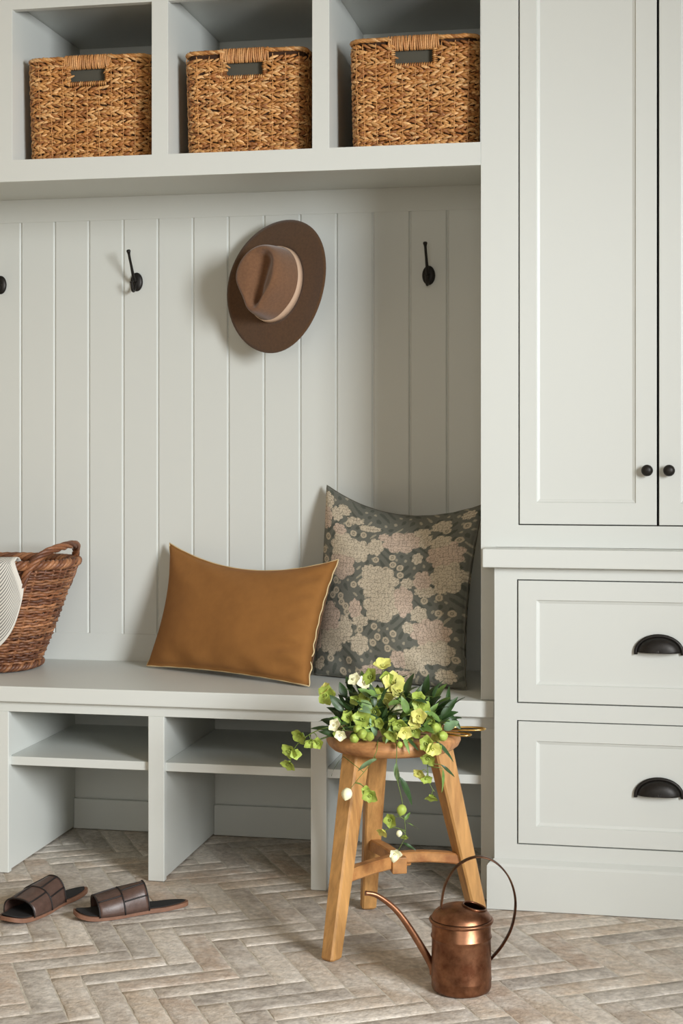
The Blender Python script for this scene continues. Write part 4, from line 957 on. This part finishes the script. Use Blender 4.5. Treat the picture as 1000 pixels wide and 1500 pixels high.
sprig('hellebore sprig with round green buds lying on the front rim, left of centre',
  [(-0.51, -0.33, 0.444), (-0.542, -0.36, 0.457), (-0.574, -0.39, 0.458), (-0.601, -0.4, 0.459)],
  [((-0.62, -0.4, 0.469), (-0.4, -1, 0.4), 0.0159, 0.58, 'w'), ((-0.609, -0.405, 0.453), (0.1, -1, -0.4), 0.0159, 0.6799999999999999, 'w'), ((-0.567, -0.38, 0.48), (0, -1, 0.3), 0.0232, 0.6799999999999999, 'g'), ((-0.597, -0.37, 0.483), (-0.15, -1.0, 0.24), 0.0171, 0.7799999999999999, 'g'), ((-0.578, -0.415, 0.446), (-0.11, -1.0, 0.46), 0.0106, 0.58, 'b'), ((-0.561, -0.415, 0.456), (0.02, -1.0, 0.26), 0.0118, 0.58, 'b'), ((-0.546, -0.415, 0.451), (0.41, -1.0, 0.14), 0.0106, 0.58, 'b'), ((-0.572, -0.41, 0.465), (-0.13, -1.0, 0.12), 0.0101, 0.58, 'b'), ((-0.505, -0.367, 0.45), (0.48, -1.0, -0.28), 0.016, 0.77, 'y'), ((-0.511, -0.367, 0.435), (-0.35, -1.0, -0.04), 0.017, 0.67, 'g')],
  [((-0.546, -0.38, 0.45), (-0.041, -0.02, 0.024), 0.054, 0.01, 'm'), ((-0.541, -0.37, 0.444), (-0.005, -0.01, 0.042), 0.046, 0.01, 'p'), ((-0.527, -0.368, 0.46), (-0.55, -0.18, 0.8), 0.039, 0.0107, 'd'), ((-0.558, -0.357, 0.47), (-0.56, -0.29, 0.8), 0.044, 0.0101, 'd'), ((-0.556, -0.277, 0.462), (-0.17, -0.12, 0.94), 0.058, 0.0099, 'd'), ((-0.531, -0.359, 0.475), (-0.09, -0.14, 0.95), 0.045, 0.0132, 'd'), ((-0.572, -0.311, 0.45), (-0.76, -0.26, 0.63), 0.05, 0.0093, 'd'), ((-0.591, -0.253, 0.45), (-0.93, 0.09, 0.38), 0.036, 0.0121, 'd'), ((-0.583, -0.262, 0.45), (-0.77, -0.73, 0.62), 0.037, 0.0098, 'm'), ((-0.592, -0.26, 0.45), (-0.44, -0.19, 0.86), 0.056, 0.0097, 'd'), ((-0.552, -0.32, 0.47), (-0.56, -0.31, 0.8), 0.043, 0.0116, 'd'), ((-0.597, -0.276, 0.45), (-0.7, -0.33, 0.69), 0.039, 0.0106, 'd'), ((-0.544, -0.335, 0.452), (-0.36, -0.86, 0.58), 0.046, 0.0116, 'd'), ((-0.522, -0.35, 0.458), (-0.86, -0.81, 0.36), 0.039, 0.0104, 'm'), ((-0.549, -0.335, 0.463), (0.09, -0.44, 0.75), 0.046, 0.0125, 'd'), ((-0.513, -0.34, 0.452), (-0.56, -0.38, 0.45), 0.046, 0.0093, 'm'), ((-0.581, -0.332, 0.452), (-1.0, -0.73, 0.24), 0.036, 0.0092, 'p')],0.0016)
sprig('hellebore sprig with a half-open pale bloom over the middle of the rim',
  [(-0.491, -0.31, 0.447), (-0.492, -0.35, 0.466), (-0.488, -0.4, 0.46), (-0.482, -0.425, 0.442)],
  [((-0.485, -0.395, 0.477), (0.1, -1, -0.4), 0.022, 0.73, 'g'), ((-0.473, -0.41, 0.464), (0.3, -1, -0.3), 0.0171, 0.63, 'y'), ((-0.498, -0.41, 0.46), (-0.3, -1, -0.6), 0.0183, 0.7799999999999999, 'g'), ((-0.48, -0.428, 0.439), (0, 0, -1), 0.0067, 0.58, 'b'), ((-0.506, -0.36, 0.47), (0.46, -1.0, 0.18), 0.0153, 0.77, 'g'), ((-0.473, -0.359, 0.44), (0.2, -1.0, -0.23), 0.014, 0.77, 'g')],
  [((-0.476, -0.41, 0.454), (0.017, -0.02, -0.027), 0.04, 0.0045, 'm'), ((-0.467, -0.41, 0.451), (0.023, -0.02, -0.018), 0.037, 0.004, 'd'), ((-0.501, -0.39, 0.475), (-0.005, -0.03, -0.03), 0.045, 0.006, 'm'), ((-0.461, -0.324, 0.471), (0.07, -0.77, 0.95), 0.059, 0.0104, 'd'), ((-0.53, -0.269, 0.45), (-0.32, 0.02, 0.9), 0.054, 0.0093, 'd'), ((-0.461, -0.309, 0.47), (0.86, 0.15, 0.5), 0.041, 0.0118, 'd'), ((-0.455, -0.285, 0.45), (0.95, 0.11, 0.32), 0.043, 0.0109, 'd'), ((-0.512, -0.269, 0.45), (-0.42, 0.02, 0.87), 0.039, 0.0121, 'd'), ((-0.524, -0.284, 0.469), (-0.08, -0.17, 0.95), 0.059, 0.0117, 'd'), ((-0.444, -0.347, 0.456), (0.69, -0.17, 0.7), 0.048, 0.0093, 'd'), ((-0.52, -0.369, 0.457), (-0.01, -0.4, 0.95), 0.051, 0.0097, 'd'), ((-0.514, -0.348, 0.456), (-0.28, -0.44, 0.63), 0.039, 0.0108, 'm'), ((-0.473, -0.374, 0.454), (-0.13, -0.43, 0.44), 0.035, 0.0115, 'm'), ((-0.508, -0.337, 0.454), (0.21, -0.72, 0.16), 0.047, 0.0092, 'p'), ((-0.449, -0.372, 0.477), (-0.96, -0.55, 0.35), 0.038, 0.0099, 'm')],0.0016)
sprig('hellebore sprig with two round green buds beside the scissors',
  [(-0.517, -0.29, 0.43), (-0.475, -0.32, 0.452), (-0.432, -0.36, 0.469), (-0.402, -0.37, 0.458)],
  [((-0.465, -0.35, 0.484), (-0.2, -1, 0.2), 0.022, 0.6799999999999999, 'g'), ((-0.447, -0.34, 0.497), (0.4, -1, 0.3), 0.022, 0.63, 'g'), ((-0.457, -0.37, 0.462), (0, -1, -0.5), 0.0195, 0.7799999999999999, 'g'), ((-0.413, -0.375, 0.467), (0.02, -1.0, 0.51), 0.0118, 0.58, 'b'), ((-0.397, -0.375, 0.45), (-0.34, -1.0, 0.25), 0.0118, 0.58, 'b'), ((-0.419, -0.373, 0.484), (-0.49, -1.0, -0.3), 0.0141, 0.55, 'g'), ((-0.436, -0.356, 0.469), (-0.08, -1.0, -0.01), 0.0155, 0.53, 'g')],
  [((-0.428, -0.34, 0.469), (0.027, 0.02, 0.015), 0.039, 0.009, 'd'), ((-0.441, -0.33, 0.474), (0.025, 0.01, 0.036), 0.047, 0.008, 'm'), ((-0.48, -0.296, 0.455), (0.72, -0.57, 0.67), 0.04, 0.0104, 'd'), ((-0.432, -0.274, 0.457), (0.77, -0.33, 0.62), 0.053, 0.0113, 'd'), ((-0.467, -0.28, 0.487), (0.51, -0.74, 0.83), 0.047, 0.0106, 'd'), ((-0.421, -0.353, 0.465), (0.76, -0.67, 0.64), 0.055, 0.0113, 'd'), ((-0.485, -0.302, 0.478), (0.55, -0.35, 0.8), 0.06, 0.0134, 'm'), ((-0.407, -0.275, 0.46), (0.84, -0.28, 0.53), 0.042, 0.0111, 'd'), ((-0.464, -0.242, 0.472), (0.12, -0.42, 0.94), 0.053, 0.0093, 'd'), ((-0.445, -0.255, 0.449), (0.39, 0.02, 0.88), 0.06, 0.01, 'd'), ((-0.418, -0.325, 0.493), (0.75, -0.64, 0.64), 0.041, 0.01, 'd'), ((-0.422, -0.306, 0.478), (0.48, -0.34, 0.84), 0.05, 0.0109, 'd'), ((-0.464, -0.362, 0.454), (0.53, -0.39, 0.73), 0.03, 0.0101, 'p'), ((-0.44, -0.361, 0.459), (-0.49, -0.28, 0.54), 0.035, 0.0111, 'p'), ((-0.474, -0.35, 0.487), (-0.94, -0.68, 0.34), 0.04, 0.0095, 'd'), ((-0.451, -0.361, 0.476), (0.76, -0.32, 0.43), 0.038, 0.0095, 'd'), ((-0.458, -0.363, 0.483), (-0.57, -0.87, 0.02), 0.041, 0.011, 'd')],0.0016)
sprig('hellebore sprig spilling over the right front of the seat',
  [(-0.476, -0.31, 0.435), (-0.435, -0.37, 0.451), (-0.417, -0.4, 0.437), (-0.424, -0.41, 0.399), (-0.421, -0.41, 0.361), (-0.41, -0.41, 0.34)],
  [((-0.424, -0.41, 0.439), (-0.3, -1, 0.3), 0.0195, 0.58, 'g'), ((-0.413, -0.41, 0.431), (0.3, -1, -0.2), 0.0183, 0.6799999999999999, 'y'), ((-0.421, -0.415, 0.414), (-0.1, -1, -0.6), 0.0195, 0.6799999999999999, 'g'), ((-0.438, -0.415, 0.381), (-0.3, -1, -0.5), 0.0159, 0.63, 'y'), ((-0.426, -0.415, 0.371), (0.3, -1, -0.6), 0.0146, 0.6799999999999999, 'g'), ((-0.416, -0.41, 0.334), (0, -0.6, -1), 0.0171, 0.73, 'g'), ((-0.405, -0.405, 0.427), (0.02, -1.0, 0.24), 0.0134, 0.6799999999999999, 'g')],
  [((-0.41, -0.39, 0.441), (0.042, 0.01, -0.035), 0.058, 0.0065, 'd'), ((-0.398, -0.4, 0.395), (0.031, 0.01, -0.024), 0.042, 0.004, 'd'), ((-0.393, -0.41, 0.39), (0.006, 0.0, -0.049), 0.052, 0.004, 'm')],0.0013)
sprig('longest hellebore sprig, hanging down in front of the stool legs',
  [(-0.521, -0.31, 0.434), (-0.495, -0.4, 0.443), (-0.486, -0.43, 0.429), (-0.486, -0.435, 0.378), (-0.475, -0.435, 0.329), (-0.469, -0.435, 0.286), (-0.468, -0.435, 0.251), (-0.484, -0.435, 0.218)],
  [((-0.475, -0.437, 0.306), (-0.2, -0.3, -1), 0.0112, 0.58, 'b'), ((-0.495, -0.437, 0.286), (-0.4, -1, -0.2), 0.0171, 0.58, 'g'), ((-0.512, -0.437, 0.262), (-0.4, -0.8, -0.7), 0.0159, 0.6799999999999999, 'y'), ((-0.48, -0.437, 0.257), (0, -0.2, -1), 0.0067, 0.58, 'c'), ((-0.469, -0.437, 0.254), (0.1, -0.5, -1), 0.011, 0.6799999999999999, 'g'), ((-0.487, -0.44, 0.217), (0.1, -1, -0.25), 0.0146, 0.58, 'w'), ((-0.49, -0.44, 0.207), (-0.1, -0.3, -1), 0.009, 0.58, 'c')],
  [((-0.481, -0.433, 0.374), (0.034, 0.008, -0.055), 0.068, 0.0085, 'd'), ((-0.486, -0.435, 0.402), (0.0, -0.002, -0.042), 0.044, 0.008, 'p'), ((-0.467, -0.435, 0.279), (0.028, 0.005, -0.007), 0.031, 0.004, 'm'), ((-0.469, -0.435, 0.283), (0.01, 0.005, 0.017), 0.021, 0.004, 'm'), ((-0.472, -0.435, 0.237), (0.026, -0.005, -0.008), 0.029, 0.004, 'd')],0.0011)
sprig('short hellebore sprig hanging at the left front leg with a white bud',
  [(-0.539, -0.31, 0.433), (-0.531, -0.4, 0.439), (-0.529, -0.432, 0.422), (-0.543, -0.44, 0.395), (-0.563, -0.45, 0.37), (-0.581, -0.455, 0.347)],
  [((-0.586, -0.458, 0.339), (-0.2, -0.6, -1), 0.0123, 0.58, 'c'), ((-0.537, -0.45, 0.338), (-0.1, -1, -0.3), 0.0183, 0.63, 'g'), ((-0.547, -0.45, 0.346), (0.13, -1.0, 0.08), 0.0122, 0.6799999999999999, 'g')],
  [((-0.527, -0.44, 0.409), (-0.041, -0.005, -0.017), 0.047, 0.0085, 'p'), ((-0.604, -0.4, 0.404), (-0.036, 0.01, -0.034), 0.053, 0.003, 'd')],0.001)
sprig('hellebore stem end with long narrow dark leaves at the right of the bunch',
  [(-0.497, -0.27, 0.43), (-0.452, -0.27, 0.447), (-0.414, -0.28, 0.471), (-0.399, -0.28, 0.486)],
  [((-0.444, -0.384, 0.492), (-0.08, -1.0, 0.13), 0.0196, 0.56, 'y'), ((-0.415, -0.348, 0.444), (0.3, -1.0, 0.0), 0.0151, 0.69, 'y')],
  [((-0.399, -0.28, 0.484), (0.001, 0.01, 0.053), 0.057, 0.0065, 'd'), ((-0.403, -0.28, 0.484), (0.034, -0.01, -0.031), 0.049, 0.009, 'd'), ((-0.421, -0.28, 0.47), (-0.034, 0.01, 0.027), 0.047, 0.009, 'd'), ((-0.433, -0.28, 0.464), (0.037, -0.02, 0.037), 0.059, 0.007, 'd'), ((-0.42, -0.29, 0.466), (0.043, -0.01, 0.001), 0.046, 0.008, 'm'), ((-0.441, -0.3, 0.461), (0.031, -0.01, 0.032), 0.048, 0.01, 'm'), ((-0.429, -0.259, 0.482), (0.54, -0.68, 0.81), 0.056, 0.0107, 'm'), ((-0.449, -0.354, 0.467), (0.67, 0.08, 0.72), 0.043, 0.0122, 'd'), ((-0.464, -0.308, 0.475), (0.75, -0.57, 0.65), 0.038, 0.0105, 'd'), ((-0.407, -0.337, 0.479), (0.57, 0.07, 0.79), 0.059, 0.0095, 'd'), ((-0.401, -0.321, 0.485), (0.56, -0.12, 0.79), 0.059, 0.0093, 'd'), ((-0.45, -0.296, 0.453), (0.9, -0.62, 0.44), 0.048, 0.0118, 'd'), ((-0.469, -0.342, 0.468), (-0.09, -0.28, 0.95), 0.052, 0.0093, 'd'), ((-0.408, -0.32, 0.459), (0.49, -0.67, 0.84), 0.049, 0.0104, 'd'), ((-0.44, -0.291, 0.488), (0.47, -0.59, 0.84), 0.05, 0.0132, 'd'), ((-0.483, -0.26, 0.46), (-0.02, -0.02, 0.95), 0.059, 0.0121, 'd'), ((-0.405, -0.359, 0.478), (-0.27, -0.43, 0.4), 0.042, 0.0103, 'm'), ((-0.399, -0.336, 0.457), (0.98, -0.33, 0.71), 0.036, 0.012, 'p'), ((-0.466, -0.359, 0.463), (-0.04, -0.66, 0.32), 0.043, 0.0114, 'd'), ((-0.414, -0.344, 0.477), (-0.35, -0.67, 0.61), 0.045, 0.0119, 'p'), ((-0.42, -0.343, 0.482), (-0.46, -0.79, 0.16), 0.041, 0.01, 'm')],0.0016)

# ------------------------------------------------------------------ light, world, camera
w=bpy.data.worlds.new('world'); SC.world=w; w.use_nodes=True
w.node_tree.nodes['Background'].inputs[0].default_value=(.75,.85,1,1); w.node_tree.nodes['Background'].inputs[1].default_value=1.0
def area(name,loc,target,sx,sy,power,col,spread=180):
    l=bpy.data.lights.new(name,'AREA'); l.shape='RECTANGLE'; l.size=sx; l.size_y=sy; l.energy=power; l.color=col; l.spread=math.radians(spread)
    o=bpy.data.objects.new(name,l); o.location=loc; d=Vector(target)-Vector(loc); o.rotation_euler=d.to_track_quat('-Z','Y').to_euler(); COL.objects.link(o); return o
area('window_daylight',(2.94,-3.24,1.85),(2.94-.69*3,-3.24+.72*3,1.55),1.85,1.55,735,(.96,.985,1.0))
area('rear_fill_light',(-.2,YF-.12,1.6),(-.2,0,1.2),1.5,1.3,44,(1.0,.94,.84))  # added weak warm fill from behind the camera

cam=bpy.data.cameras.new('camera'); co=bpy.data.objects.new('camera',cam); COL.objects.link(co)
co.location=(0,-3.5479,1.05); co.rotation_euler=(PI/2,0,math.atan(430/2224))
cam.sensor_fit='VERTICAL'; cam.sensor_height=36; cam.sensor_width=24; cam.lens=2224/1500*36
cam.shift_y=-(750-660)/1500; cam.clip_start=.05
SC.camera=co
v=SC.view_settings; v.view_transform='Standard'; v.look='None'; v.gamma=1; v.use_curve_mapping=False; v.exposure=-.66
